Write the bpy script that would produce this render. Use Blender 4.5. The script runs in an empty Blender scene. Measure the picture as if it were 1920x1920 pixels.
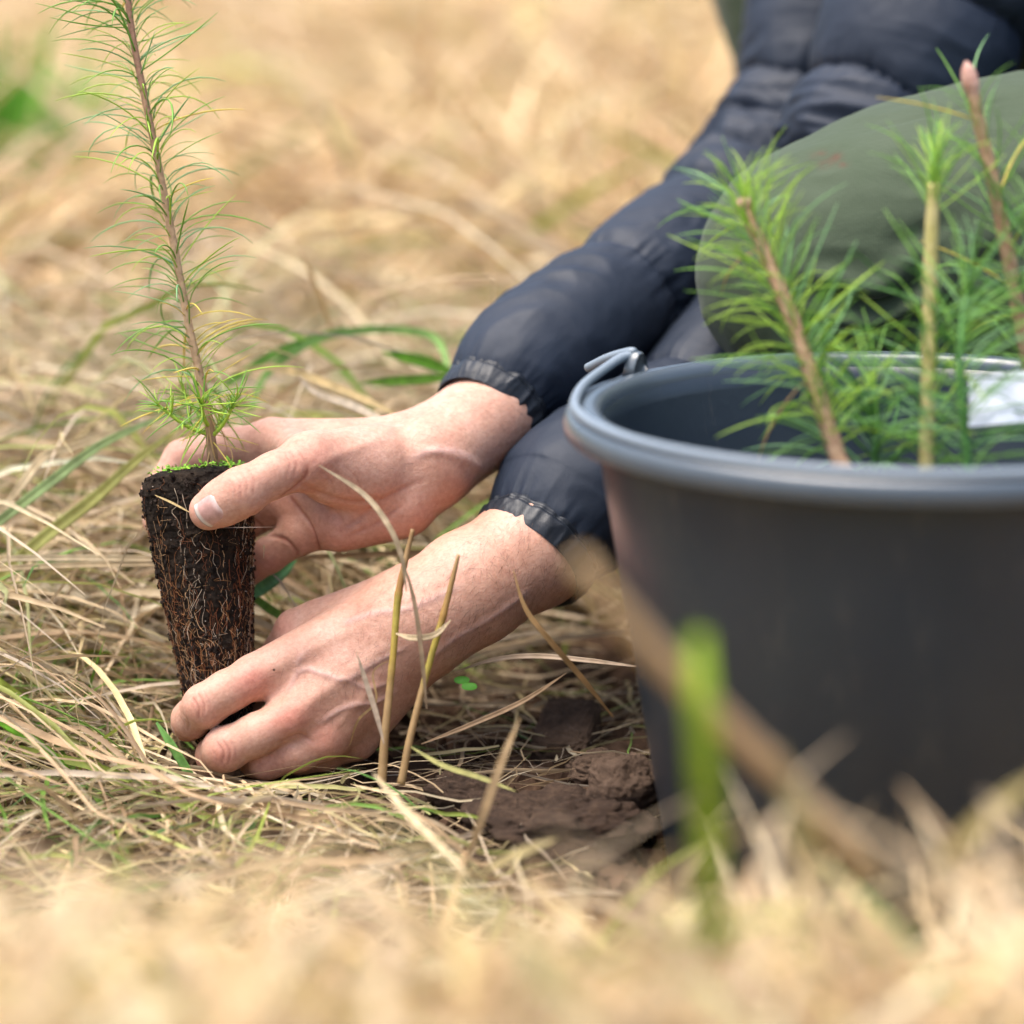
import bpy, math, random
import numpy as np
from mathutils import Matrix, Vector
from mathutils.bvhtree import BVHTree

random.seed(7)
rng = np.random.default_rng(11)
scene = bpy.context.scene
R = math.radians

# ------------------------------------------------------------------ camera, sky, sun, exposure
FOV, PITCH, DIST, AIM_Z = 20.0, 13.0, 1.30, 0.115
cp, sp = math.cos(R(PITCH)), math.sin(R(PITCH))
CAM = np.array([0.0, -DIST * cp, AIM_Z + DIST * sp])
RIGHT = np.array([1.0, 0, 0]); FWD = np.array([0, cp, -sp]); UP = np.array([0, sp, cp])
cam_data = bpy.data.cameras.new('camera')
cam_data.sensor_fit = 'HORIZONTAL'; cam_data.sensor_width = 24.0
cam_data.lens = 12.0 / math.tan(R(FOV / 2))
cam_data.clip_start = 0.02; cam_data.clip_end = 500
cam_data.dof.use_dof = True
cam_data.dof.focus_distance = 1.275
cam_data.dof.aperture_fstop = 2.5
cam_data.dof.aperture_blades = 0
cam = bpy.data.objects.new('camera', cam_data)
scene.collection.objects.link(cam)
cam.location = CAM
cam.rotation_euler = (R(90 - PITCH), 0, 0)
scene.camera = cam

SUN_EL, SUN_AZ = 74.0, -105.0           # azimuth: degrees from +Y (away from the camera) towards +X
world = bpy.data.worlds.new('World'); scene.world = world; world.use_nodes = True
wn = world.node_tree; wn.nodes.clear()
sky = wn.nodes.new('ShaderNodeTexSky'); sky.sky_type = 'NISHITA'; sky.sun_disc = False
sky.sun_elevation = R(SUN_EL); sky.sun_rotation = R(SUN_AZ)
sky.air_density = 1.0; sky.dust_density = 5.0; sky.ozone_density = 0.7
bgn = wn.nodes.new('ShaderNodeBackground'); bgn.inputs['Strength'].default_value = 0.115
won = wn.nodes.new('ShaderNodeOutputWorld')
wn.links.new(sky.outputs[0], bgn.inputs['Color']); wn.links.new(bgn.outputs[0], won.inputs['Surface'])
sd = bpy.data.lights.new('sun', 'SUN'); sd.energy = 1.5; sd.angle = R(50); sd.color = (1.0, 0.96, 0.90)
sun = bpy.data.objects.new('sun', sd); scene.collection.objects.link(sun)
dirv = Vector((math.sin(R(SUN_AZ)) * math.cos(R(SUN_EL)), math.cos(R(SUN_AZ)) * math.cos(R(SUN_EL)), math.sin(R(SUN_EL))))
sun.rotation_euler = dirv.to_track_quat('Z', 'Y').to_euler()
scene.view_settings.view_transform = 'Standard'; scene.view_settings.look = 'None'
scene.view_settings.gamma = 1.0; scene.view_settings.use_curve_mapping = False
scene.view_settings.exposure = 1.62
scene.cycles.use_denoising = True
scene.cycles.max_bounces = 8; scene.cycles.transparent_max_bounces = 8
scene.cycles.caustics_reflective = False; scene.cycles.caustics_refractive = False

# ------------------------------------------------------------------ coordinates
# "photo space": x right, y up, w away from the focus plane, in centimetres (a rigid frame)
KPX = 2 * math.tan(R(FOV / 2)) / 1920
def P(px, py, w=0.0):
    d = DIST * 100 + w
    return np.array([(px - 960) * KPX * d, (960 - py) * KPX * d, w])
def PP(lst):
    return np.array([P(*p[:3]) for p in lst])
def toW(c):
    c = np.asarray(c, float) / 100.0
    return CAM + np.multiply.outer(c[..., 0], RIGHT) + np.multiply.outer(c[..., 1], UP) + np.multiply.outer(DIST + c[..., 2], FWD)
def toWdir(c):
    c = np.asarray(c, float)
    return np.multiply.outer(c[..., 0], RIGHT) + np.multiply.outer(c[..., 1], UP) + np.multiply.outer(c[..., 2], FWD)
def toP(wp):
    q = (np.asarray(wp, float) - CAM) * 100.0
    return np.stack([q @ RIGHT, q @ UP, q @ FWD - DIST * 100], -1)

# ------------------------------------------------------------------ noise
def _hash(i, j, k, seed):
    h = (i.astype(np.int64) * 374761393 + j.astype(np.int64) * 668265263 + k.astype(np.int64) * 2147483647 + seed * 144665) & 0xFFFFFFFF
    h = ((h ^ (h >> 13)) * 1274126177) & 0xFFFFFFFF
    h = ((h ^ (h >> 16)) * 2246822519) & 0xFFFFFFFF
    return ((h ^ (h >> 15)) & 0xFFFFFF) / float(0xFFFFFF)
def noise3(p, seed=0):
    p = np.asarray(p, float)
    i = np.floor(p); f = p - i; f = f * f * (3 - 2 * f); i = i.astype(np.int64)
    out = 0
    for a in (0, 1):
        for b in (0, 1):
            for c in (0, 1):
                wgt = (f[..., 0] if a else 1 - f[..., 0]) * (f[..., 1] if b else 1 - f[..., 1]) * (f[..., 2] if c else 1 - f[..., 2])
                out = out + wgt * _hash(i[..., 0] + a, i[..., 1] + b, i[..., 2] + c, seed)
    return out * 2 - 1
def fbm(p, octaves=4, seed=0, gain=0.5):
    p = np.asarray(p, float); s = 0; a = 1; t = 0
    for o in range(octaves):
        s = s + a * noise3(p * (2.03 ** o) + 17.3 * o, seed + o); t += a; a *= gain
    return s / t
def sstep(a, b, x):
    t = np.clip((x - a) / (b - a), 0, 1); return t * t * (3 - 2 * t)

# ------------------------------------------------------------------ object helpers
ORI = {}
def tag(o, label=None, cat=None, group=None, kind=None):
    if label: o['label'] = label
    if cat: o['category'] = cat
    if group: o['group'] = group
    if kind: o['kind'] = kind
    return o
def new_mesh(name, v, faces, mat=None, smooth=True):
    """v (n,3); faces: (m,3)/(m,4) int array or a list of such arrays"""
    me = bpy.data.meshes.new(name)
    fl = faces if isinstance(faces, list) else [faces]
    fl = [np.asarray(f, np.int32) for f in fl if len(f)]
    loops = np.concatenate([f.ravel() for f in fl])
    sizes = np.concatenate([np.full(len(f), f.shape[1], np.int32) for f in fl])
    starts = np.concatenate([[0], np.cumsum(sizes)[:-1]]).astype(np.int32)
    me.vertices.add(len(v)); me.vertices.foreach_set('co', np.asarray(v, np.float32).ravel())
    me.loops.add(len(loops)); me.loops.foreach_set('vertex_index', loops)
    me.polygons.add(len(sizes)); me.polygons.foreach_set('loop_start', starts)
    me.polygons.foreach_set('loop_total', sizes)
    me.update(calc_edges=True)
    me.polygons.foreach_set('use_smooth', np.full(len(sizes), smooth))
    if mat: me.materials.append(mat)
    return me
def add_color(me, name, cols):
    a = me.color_attributes.new(name, 'FLOAT_COLOR', 'POINT')
    c = np.ones((len(me.vertices), 4), np.float32); cols = np.asarray(cols, np.float32); c[:, :cols.shape[1]] = cols
    a.data.foreach_set('color', c.ravel())
def obj(name, v, faces, mat, parent=None, origin=None, smooth=True, col=None):
    v = np.asarray(v, float)
    if parent is not None: org = ORI[parent.name]
    elif origin is not None: org = np.asarray(origin, float)
    else: org = np.zeros(3)
    me = new_mesh(name, v - org, faces, mat, smooth)
    if col is not None: add_color(me, 'col', col)
    o = bpy.data.objects.new(name, me); scene.collection.objects.link(o)
    if parent is not None: o.parent = parent
    else: o.location = org
    ORI[o.name] = org
    return o
def empty(name, origin):
    o = bpy.data.objects.new(name, None); scene.collection.objects.link(o)
    o.location = origin; o.empty_display_size = 0.02; ORI[o.name] = np.asarray(origin, float)
    return o
def place(name, me, parent, M):
    """a piece sharing mesh data, M = world matrix (4x4 numpy)"""
    o = bpy.data.objects.new(name, me); scene.collection.objects.link(o)
    M = np.array(M, float); M[:3, 3] -= ORI[parent.name]
    o.parent = parent; o.matrix_basis = Matrix(M.tolist())
    ORI[o.name] = ORI[parent.name]
    return o

# ------------------------------------------------------------------ curves and tubes
def catmull(pts, n):
    """pts (k,d) -> (n,d) sampled evenly in arc length of the first three columns"""
    pts = np.asarray(pts, float)
    q = np.vstack([2 * pts[0] - pts[1], pts, 2 * pts[-1] - pts[-2]])
    out = []
    for i in range(1, len(q) - 2):
        t = np.linspace(0, 1, 24, endpoint=False)[:, None]
        a, b, c, d = q[i - 1], q[i], q[i + 1], q[i + 2]
        out.append(0.5 * (2 * b + (c - a) * t + (2 * a - 5 * b + 4 * c - d) * t * t + (3 * b - a - 3 * c + d) * t ** 3))
    out = np.vstack(out + [pts[-1:]])
    s = np.concatenate([[0], np.cumsum(np.linalg.norm(np.diff(out[:, :3], axis=0), axis=1))])
    u = np.linspace(0, s[-1], n)
    return np.stack([np.interp(u, s, out[:, k]) for k in range(out.shape[1])], 1), u
def frames(c, ref=None):
    t = np.gradient(c, axis=0); t /= np.linalg.norm(t, axis=1)[:, None] + 1e-12
    n = np.zeros_like(t)
    r = np.array(ref if ref is not None else [0.13, 0.31, 1.0]); r = r - t[0] * (r @ t[0]); n[0] = r / np.linalg.norm(r)
    for i in range(1, len(t)):
        v = n[i - 1] - t[i] * (n[i - 1] @ t[i]); n[i] = v / (np.linalg.norm(v) + 1e-12)
    return t, n, np.cross(t, n)
def grid_faces(nr, nc, wrap=True):
    i = np.arange(nr - 1)[:, None]; j = np.arange(nc if wrap else nc - 1)[None, :]
    j2 = (j + 1) % nc
    return np.stack([i * nc + j, i * nc + j2, (i + 1) * nc + j2, (i + 1) * nc + j], -1).reshape(-1, 4)
def tube(pts, rad, n=24, sides=8, cap=True, rfun=None, ref=None):
    """pts (k,3), rad scalar or (k,); returns verts, [faces...], s, theta"""
    rad = np.broadcast_to(np.asarray(rad, float), (len(pts),))
    c, s = catmull(np.column_stack([pts, rad]), n)
    rr = c[:, 3]; c = c[:, :3]
    t, nn, bb = frames(c, ref)
    th = np.linspace(0, 2 * math.pi, sides, endpoint=False)
    S, TH = np.meshgrid(s, th, indexing='ij')
    RR = rr[:, None] * np.ones_like(TH)
    if rfun is not None: RR = rfun(S, TH, RR, c)
    v = c[:, None, :] + RR[..., None] * (np.cos(TH)[..., None] * nn[:, None, :] + np.sin(TH)[..., None] * bb[:, None, :])
    v = v.reshape(-1, 3); F = [grid_faces(n, sides)]
    if cap:
        k = len(v); v = np.vstack([v, c[:1], c[-1:]])
        j = np.arange(sides); j2 = (j + 1) % sides
        F.append(np.stack([np.full(sides, k), j2, j], 1))
        F.append(np.stack([np.full(sides, k + 1), (n - 1) * sides + j, (n - 1) * sides + j2], 1))
    return v, F
class Bag:
    """collects many shapes into one mesh"""
    def __init__(s): s.v = []; s.f = {3: [], 4: []}; s.c = []; s.n = 0
    def add(s, v, F, col=None):
        F = F if isinstance(F, list) else [F]
        for f in F: s.f[f.shape[1]].append(np.asarray(f) + s.n)
        s.v.append(v); s.n += len(v)
        if col is not None: s.c.append(np.broadcast_to(np.asarray(col, float), (len(v), 3)))
    def get(s):
        return np.vstack(s.v), [np.vstack(s.f[k]) for k in (3, 4) if s.f[k]], (np.vstack(s.c) if s.c else None)

# ------------------------------------------------------------------ signed distance bodies
def capsule(p, a, b, ra, rb):
    ab = b - a; L = ab @ ab
    t = np.clip(((p - a) @ ab) / L, 0, 1)
    q = p - a - t[..., None] * ab
    return np.sqrt((q * q).sum(-1)) - (ra + t * (rb - ra))
def smin(a, b, k):
    h = np.maximum(k - np.abs(a - b), 0) / k
    return np.minimum(a, b) - h * h * k * 0.25
class Field:
    def __init__(s, lo, hi, h):
        s.lo = np.asarray(lo, float); s.h = h
        s.n = np.ceil((np.asarray(hi, float) - s.lo) / h).astype(int) + 1
        s.ax = [s.lo[i] + h * np.arange(s.n[i]) for i in range(3)]
    def blank(s): return np.full(s.n, 9.0, np.float32)
    def cap(s, d, a, b, ra, rb, k):
        m = max(ra, rb) + k + 0.6
        lo = np.minimum(a, b) - m; hi = np.maximum(a, b) + m
        sl = []
        for i in range(3):
            i0 = int(np.clip(np.searchsorted(s.ax[i], lo[i]), 0, s.n[i])); i1 = int(np.clip(np.searchsorted(s.ax[i], hi[i]), 0, s.n[i]))
            if i1 <= i0: return
            sl.append(slice(i0, i1))
        X, Y, Z = np.meshgrid(*[s.ax[i][sl[i]].astype(np.float32) for i in range(3)], indexing='ij')
        v = capsule(np.stack([X, Y, Z], -1), a.astype(np.float32), b.astype(np.float32), ra, rb).astype(np.float32)
        sl = tuple(sl); d[sl] = smin(d[sl], v, k)
    def chain(s, d, pts, k=0.3):
        """pts: list of (px,py,w,r)"""
        for p, q in zip(pts[:-1], pts[1:]):
            s.cap(d, P(*p[:3]), P(*q[:3]), p[3], q[3], k)
def surface_nets(f, lo, h):
    s = f < 0
    c = [s[a:s.shape[0] - 1 + a, b:s.shape[1] - 1 + b, g:s.shape[2] - 1 + g] for a in (0, 1) for b in (0, 1) for g in (0, 1)]
    anyi = c[0] | c[1] | c[2] | c[3] | c[4] | c[5] | c[6] | c[7]
    alli = c[0] & c[1] & c[2] & c[3] & c[4] & c[5] & c[6] & c[7]
    act = anyi & ~alli
    idx = np.argwhere(act); N = len(idx)
    corners = [(a, b, g) for a in (0, 1) for b in (0, 1) for g in (0, 1)]
    val = [f[idx[:, 0] + a, idx[:, 1] + b, idx[:, 2] + g] for a, b, g in corners]
    acc = np.zeros((N, 3)); cnt = np.zeros(N)
    for i in range(8):
        for j in range(i + 1, 8):
            dd = np.array(corners[j]) - np.array(corners[i])
            if np.abs(dd).sum() != 1: continue
            cr = (val[i] < 0) != (val[j] < 0)
            t = np.where(cr, val[i] / (val[i] - val[j] + 1e-12), 0)
            acc += cr[:, None] * (np.array(corners[i]) + t[:, None] * dd); cnt += cr
    v = lo + h * (idx + acc / cnt[:, None])
    vid = np.full(act.shape, -1, np.int64); vid[act] = np.arange(N)
    quads = []
    for ax in range(3):
        o1, o2 = [(1, 2), (2, 0), (0, 1)][ax]
        A = [slice(None)] * 3; B = [slice(None)] * 3
        A[ax] = slice(0, -1); B[ax] = slice(1, None)
        cr = s[tuple(A)] != s[tuple(B)]
        e = np.argwhere(cr)
        e = e[(e[:, o1] > 0) & (e[:, o2] > 0) & (e[:, o1] < f.shape[o1] - 1) & (e[:, o2] < f.shape[o2] - 1)]
        def cell(d1, d2):
            q = e.copy(); q[:, o1] -= d1; q[:, o2] -= d2; return vid[q[:, 0], q[:, 1], q[:, 2]]
        Q = np.stack([cell(1, 1), cell(0, 1), cell(0, 0), cell(1, 0)], 1)
        ins = s[e[:, 0], e[:, 1], e[:, 2]]
        Q[~ins] = Q[~ins][:, ::-1]
        quads.append(Q)
    return v, np.vstack(quads)
def vnormals(v, q):
    fn = np.cross(v[q[:, 2]] - v[q[:, 0]], v[q[:, 3 if q.shape[1] == 4 else 1]] - v[q[:, 1 if q.shape[1] == 4 else 0]])
    n = np.zeros_like(v)
    for k in range(q.shape[1]): np.add.at(n, q[:, k], fn)
    return n / (np.linalg.norm(n, axis=1)[:, None] + 1e-12)
def smooth_mesh(v, q, it=2, lam=0.5):
    e = np.vstack([q[:, [0, 1]], q[:, [1, 2]], q[:, [2, 3]], q[:, [3, 0]]])
    e = np.vstack([e, e[:, ::-1]])
    cnt = np.bincount(e[:, 0], minlength=len(v))[:, None]
    for _ in range(it):
        acc = np.zeros_like(v)
        for k in range(3): acc[:, k] = np.bincount(e[:, 0], weights=v[e[:, 1], k], minlength=len(v))
        v = v + lam * (acc / np.maximum(cnt, 1) - v)
    return v
def poly_dist(p, line):
    d = np.full(len(p), 1e9)
    for a, b in zip(line[:-1], line[1:]):
        ab = b - a; t = np.clip(((p - a) @ ab) / (ab @ ab + 1e-9), 0, 1)
        d = np.minimum(d, np.linalg.norm(p - a - t[:, None] * ab, axis=1))
    return d

# ------------------------------------------------------------------ materials
def new_mat(name):
    m = bpy.data.materials.new(name); m.use_nodes = True
    nt = m.node_tree; nt.nodes.clear()
    out = nt.nodes.new('ShaderNodeOutputMaterial')
    b = nt.nodes.new('ShaderNodeBsdfPrincipled'); nt.links.new(b.outputs[0], out.inputs['Surface'])
    return m, nt, b, out
def N(nt, t, **kw):
    n = nt.nodes.new(t)
    for k, v in kw.items():
        if k in n.inputs: n.inputs[k].default_value = v
        else: setattr(n, k, v)
    return n
def ramp(nt, fac, stops):
    r = nt.nodes.new('ShaderNodeValToRGB')
    while len(r.color_ramp.elements) < len(stops): r.color_ramp.elements.new(0.5)
    for e, (p, c) in zip(r.color_ramp.elements, stops): e.position = p; e.color = (*c, 1)
    nt.links.new(fac, r.inputs[0]); return r.outputs[0]
def mixc(nt, fac, a, b, blend='MIX'):
    m = nt.nodes.new('ShaderNodeMix'); m.data_type = 'RGBA'; m.blend_type = blend
    for sock, val in ((m.inputs[0], fac), (m.inputs[6], a), (m.inputs[7], b)):
        if hasattr(val, 'links'): nt.links.new(val, sock)
        else: sock.default_value = val if isinstance(val, (int, float)) else (*val, 1)
    return m.outputs[2]
def texco(nt, kind='Object'):
    return nt.nodes.new('ShaderNodeTexCoord').outputs[kind]
def noise(nt, co, scale, detail=4, rough=0.55, typ='FBM'):
    n = N(nt, 'ShaderNodeTexNoise', Scale=scale, Detail=detail, Roughness=rough); nt.links.new(co, n.inputs['Vector']); return n.outputs[0]
def bump(nt, b, h, strength, dist):
    n = N(nt, 'ShaderNodeBump', Strength=strength, Distance=dist); nt.links.new(h, n.inputs['Height'])
    old = b.inputs['Normal'].links
    if old: nt.links.new(old[0].from_socket, n.inputs['Normal'])
    nt.links.new(n.outputs[0], b.inputs['Normal'])
def attr(nt, name='col'):
    return N(nt, 'ShaderNodeAttribute', attribute_name=name).outputs['Color']
def mult(nt, a, k):
    m = N(nt, 'ShaderNodeMath', operation='MULTIPLY'); nt.links.new(a, m.inputs[0])
    if hasattr(k, 'links'): nt.links.new(k, m.inputs[1])
    else: m.inputs[1].default_value = k
    return m.outputs[0]

def skin_material():
    m, nt, b, out = new_mat('skin')
    co = texco(nt)
    a = attr(nt)
    sep = nt.nodes.new('ShaderNodeSeparateColor'); nt.links.new(a, sep.inputs[0])
    base = ramp(nt, noise(nt, co, 45, 5, 0.6), [(0.28, (0.45, 0.245, 0.175)), (0.52, (0.54, 0.315, 0.230)), (0.75, (0.59, 0.370, 0.285))])
    red = mixc(nt, sep.outputs[0], base, (0.56, 0.225, 0.165))
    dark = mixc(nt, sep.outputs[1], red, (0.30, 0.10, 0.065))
    vein = mixc(nt, sep.outputs[2], dark, (0.46, 0.31, 0.28))
    # fine mottling and a few specks of soil on the skin
    mot = ramp(nt, noise(nt, co, 420, 5, 0.7), [(0.32, (0.82, 0.74, 0.72)), (0.62, (1, 1, 1))])
    c2 = mixc(nt, 1.0, vein, mot, 'MULTIPLY')
    vo = N(nt, 'ShaderNodeTexVoronoi', Scale=95.0, Randomness=1.0); nt.links.new(co, vo.inputs['Vector'])
    spk = ramp(nt, vo.outputs['Distance'], [(0.03, (1, 1, 1)), (0.075, (0, 0, 0))])
    rnd = nt.nodes.new('ShaderNodeSeparateColor'); nt.links.new(vo.outputs['Color'], rnd.inputs[0])
    gate = N(nt, 'ShaderNodeMath', operation='GREATER_THAN'); nt.links.new(rnd.outputs[0], gate.inputs[0]); gate.inputs[1].default_value = 0.86
    c3 = mixc(nt, mult(nt, spk, gate.outputs[0]), c2, (0.08, 0.04, 0.025))
    nt.links.new(c3, b.inputs['Base Color'])
    b.inputs['Roughness'].default_value = 0.52
    b.inputs['Specular IOR Level'].default_value = 0.36
    b.inputs['Subsurface Weight'].default_value = 0.22
    b.inputs['Subsurface Radius'].default_value = (1.0, 0.36, 0.2)
    b.inputs['Subsurface Scale'].default_value = 0.0045
    # skin lines: small cells plus stretched furrows
    v2 = N(nt, 'ShaderNodeTexVoronoi', Scale=950.0, feature='DISTANCE_TO_EDGE'); nt.links.new(co, v2.inputs['Vector']); v2.inputs['Scale'].default_value = 620.0
    bump(nt, b, v2.outputs['Distance'], 0.35, 0.0004)
    bump(nt, b, noise(nt, co, 700, 4, 0.7), 0.22, 0.0006)
    bump(nt, b, noise(nt, co, 220, 4, 0.65), 0.22, 0.0008)
    bump(nt, b, noise(nt, co, 60, 3, 0.5), 0.25, 0.0018)
    return m
def simple(name, col, rough=0.5, spec=0.5, nscale=None, c2=None, bscale=None, bstr=0.3, bdist=0.001, sheen=0.0, trans=0.0):
    m, nt, b, out = new_mat(name)
    co = texco(nt)
    if nscale:
        nt.links.new(ramp(nt, noise(nt, co, nscale, 5, 0.6), [(0.3, col), (0.7, c2)]), b.inputs['Base Color'])
    else: b.inputs['Base Color'].default_value = (*col, 1)
    b.inputs['Roughness'].default_value = rough; b.inputs['Specular IOR Level'].default_value = spec
    b.inputs['Sheen Weight'].default_value = sheen
    if bscale: bump(nt, b, noise(nt, co, bscale, 5, 0.6), bstr, bdist)
    if trans:
        t = N(nt, 'ShaderNodeBsdfTranslucent'); mx = N(nt, 'ShaderNodeMixShader', Fac=trans)
        src = b.inputs['Base Color'].links
        if src: nt.links.new(src[0].from_socket, t.inputs['Color'])
        else: t.inputs['Color'].default_value = (*col, 1)
        nt.links.new(b.outputs[0], mx.inputs[1]); nt.links.new(t.outputs[0], mx.inputs[2]); nt.links.new(mx.outputs[0], out.inputs['Surface'])
    return m
def blade_material(name='grass_blade', trans=0.3, streak=900):
    m, nt, b, out = new_mat(name)
    a = attr(nt); co = texco(nt)
    st = ramp(nt, noise(nt, co, 140, 4, 0.6), [(0.25, (0.72, 0.68, 0.62)), (0.6, (1, 1, 1)), (0.8, (1.12, 1.1, 1.05))])
    c = mixc(nt, 1.0, a, st, 'MULTIPLY')
    nt.links.new(c, b.inputs['Base Color']); b.inputs['Roughness'].default_value = 0.55
    b.inputs['Specular IOR Level'].default_value = 0.3
    t = N(nt, 'ShaderNodeBsdfTranslucent'); nt.links.new(c, t.inputs['Color'])
    mx = N(nt, 'ShaderNodeMixShader', Fac=trans)
    nt.links.new(b.outputs[0], mx.inputs[1]); nt.links.new(t.outputs[0], mx.inputs[2]); nt.links.new(mx.outputs[0], out.inputs['Surface'])
    return m
def attr_mat(name, rough=0.8, spec=0.2, nscale=400):
    m, nt, b, out = new_mat(name)
    st = ramp(nt, noise(nt, texco(nt), nscale, 4, 0.6), [(0.3, (0.65, 0.62, 0.6)), (0.65, (1.05, 1.05, 1.05))])
    nt.links.new(mixc(nt, 1.0, attr(nt), st, 'MULTIPLY'), b.inputs['Base Color'])
    b.inputs['Roughness'].default_value = rough; b.inputs['Specular IOR Level'].default_value = spec
    return m
def fabric(name, col, c2, rough, weave=2600.0, spec=0.5, sheen=0.1, wr=0.4, coat=0.0):
    m, nt, b, out = new_mat(name)
    co = texco(nt)
    nt.links.new(ramp(nt, noise(nt, co, 14, 5, 0.6), [(0.3, col), (0.7, c2)]), b.inputs['Base Color'])
    nt.links.new(ramp(nt, noise(nt, co, 30, 4, 0.6), [(0.3, (rough - .07,) * 3), (0.7, (rough + .08,) * 3)]), b.inputs['Roughness'])
    b.inputs['Specular IOR Level'].default_value = spec; b.inputs['Sheen Weight'].default_value = sheen
    b.inputs['Sheen Roughness'].default_value = 0.4
    wv = N(nt, 'ShaderNodeTexWave', Scale=weave / 6, Distortion=0.6); nt.links.new(co, wv.inputs['Vector'])
    bump(nt, b, wv.outputs['Fac'], 0.06, 0.0004)
    mp = N(nt, 'ShaderNodeMapping'); nt.links.new(co, mp.inputs[0]); mp.inputs['Scale'].default_value = (1, 1, 1)
    bump(nt, b, noise(nt, co, 70, 5, 0.6), wr, 0.0016)
    nz = N(nt, 'ShaderNodeTexNoise', Scale=28.0, Detail=4.0, Roughness=0.6, Distortion=0.5); nt.links.new(co, nz.inputs['Vector'])
    bump(nt, b, nz.outputs[0], wr * 0.6, 0.005)
    return m
def soil_material(name='soil', dark=(0.020, 0.012, 0.008), mid=(0.085, 0.050, 0.031), light=(0.19, 0.12, 0.078), thatch=False):
    m, nt, b, out = new_mat(name)
    co = texco(nt)
    n1 = noise(nt, co, 120, 8, 0.7); n2 = noise(nt, co, 18, 5, 0.6)
    c = ramp(nt, n1, [(0.3, dark), (0.5, mid), (0.75, light)])
    c = mixc(nt, mult(nt, n2, 0.6), c, mid)
    if thatch:   # away from the dug patch the ground is a mat of old straw
        g = N(nt, 'ShaderNodeAttribute', attribute_name='col')
        sp_ = nt.nodes.new('ShaderNodeSeparateColor'); nt.links.new(g.outputs['Color'], sp_.inputs[0])
        th = ramp(nt, noise(nt, co, 35, 8, 0.72), [(0.30, (0.075, 0.048, 0.03)), (0.45, (0.20, 0.135, 0.08)), (0.62, (0.38, 0.275, 0.165)), (0.8, (0.52, 0.41, 0.27))])
        c = mixc(nt, sp_.outputs[0], c, th)
    nt.links.new(c, b.inputs['Base Color']); b.inputs['Roughness'].default_value = 0.95; b.inputs['Specular IOR Level'].default_value = 0.15
    bump(nt, b, n1, 0.9, 0.004); bump(nt, b, noise(nt, co, 600, 4, 0.7), 0.6, 0.001)
    return m

M = {}
M['skin'] = skin_material()
M['nail'] = simple('fingernail', (0.62, 0.33, 0.28), 0.28, 0.5, 220, (0.70, 0.45, 0.40), 500, 0.1, 0.0004)
M['nail_edge'] = simple('fingernail_edge', (0.70, 0.62, 0.55), 0.4, 0.4, 500, (0.45, 0.36, 0.30))
M['hair'] = simple('arm_hair', (0.09, 0.045, 0.025), 0.4)
M['jacket'] = fabric('jacket_nylon', (0.0085, 0.0145, 0.0270), (0.0120, 0.0190, 0.0345), 0.60, spec=0.33, sheen=0.0, wr=0.22)
M['cuff'] = fabric('cuff_nylon', (0.0065, 0.0095, 0.015), (0.0095, 0.013, 0.020), 0.46, spec=0.42, sheen=0.0, wr=0.3)
M['trouser'] = fabric('trouser_cloth', (0.042, 0.060, 0.034), (0.054, 0.074, 0.044), 0.8, spec=0.25, sheen=0.08, wr=0.35)
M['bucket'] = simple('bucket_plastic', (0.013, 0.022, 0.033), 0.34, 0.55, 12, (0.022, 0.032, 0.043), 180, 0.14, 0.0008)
nt_ = M['bucket'].node_tree; bs_ = nt_.nodes['Principled BSDF']; co_ = texco(nt_)
mp_ = N(nt_, 'ShaderNodeMapping'); nt_.links.new(co_, mp_.inputs[0]); mp_.inputs['Scale'].default_value = (1, 1, .25)
scuff = ramp(nt_, noise(nt_, mp_.outputs[0], 60, 8, 0.75), [(0.55, (0, 0, 0)), (0.75, (.5, .5, .5))])
nt_.links.new(mixc(nt_, scuff, bs_.inputs['Base Color'].links[0].from_socket, (0.10, 0.095, 0.085)), bs_.inputs['Base Color'])
M['rim'] = simple('bucket_plastic_skylit', (0.050, 0.068, 0.086), 0.26, 0.7, 14, (0.066, 0.084, 0.102), 160, 0.08, 0.0006)  # same plastic as the wall, with reflected sky lightened into its colour
M['wire'] = simple('bail_wire', (0.17, 0.21, 0.25), 0.45, 0.5)
M['blade'] = blade_material()
M['blade_far'] = blade_material('far_grass_blade', 0.25)
M['peat'] = soil_material('peat', (0.006, 0.005, 0.004), (0.020, 0.014, 0.010), (0.06, 0.04, 0.026))
M['ground'] = soil_material('ground', thatch=True)
M['clod'] = soil_material('clod', (0.035, 0.023, 0.016), (0.098, 0.064, 0.044), (0.19, 0.13, 0.092))
M['clod_dark'] = soil_material('clod_dark', (0.014, 0.010, 0.008), (0.052, 0.033, 0.023), (0.13, 0.085, 0.057))
M['crumb'] = attr_mat('soil_crumb', 0.95, 0.1, 900)
M['root'] = attr_mat('fine_root', 0.7, 0.25, 500)
M['moss'] = attr_mat('moss', 0.6, 0.3, 600)
M['bark'] = simple('seedling_bark', (0.26, 0.145, 0.08), 0.75, 0.25, 300, (0.46, 0.31, 0.19), 700, 0.7, 0.0012)
M['bark_top'] = simple('seedling_young_bark', (0.17, 0.085, 0.065), 0.7, 0.3, 260, (0.34, 0.20, 0.16), 700, 0.6, 0.0010)
M['bark_pale'] = simple('seedling_pale_bark', (0.30, 0.27, 0.08), 0.65, 0.3, 160, (0.50, 0.42, 0.20), 500, 0.6, 0.0012)
M['bud'] = simple('pine_bud', (0.36, 0.17, 0.12), 0.5, 0.4, 300, (0.60, 0.38, 0.31), 600, 0.6, 0.0010)
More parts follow.
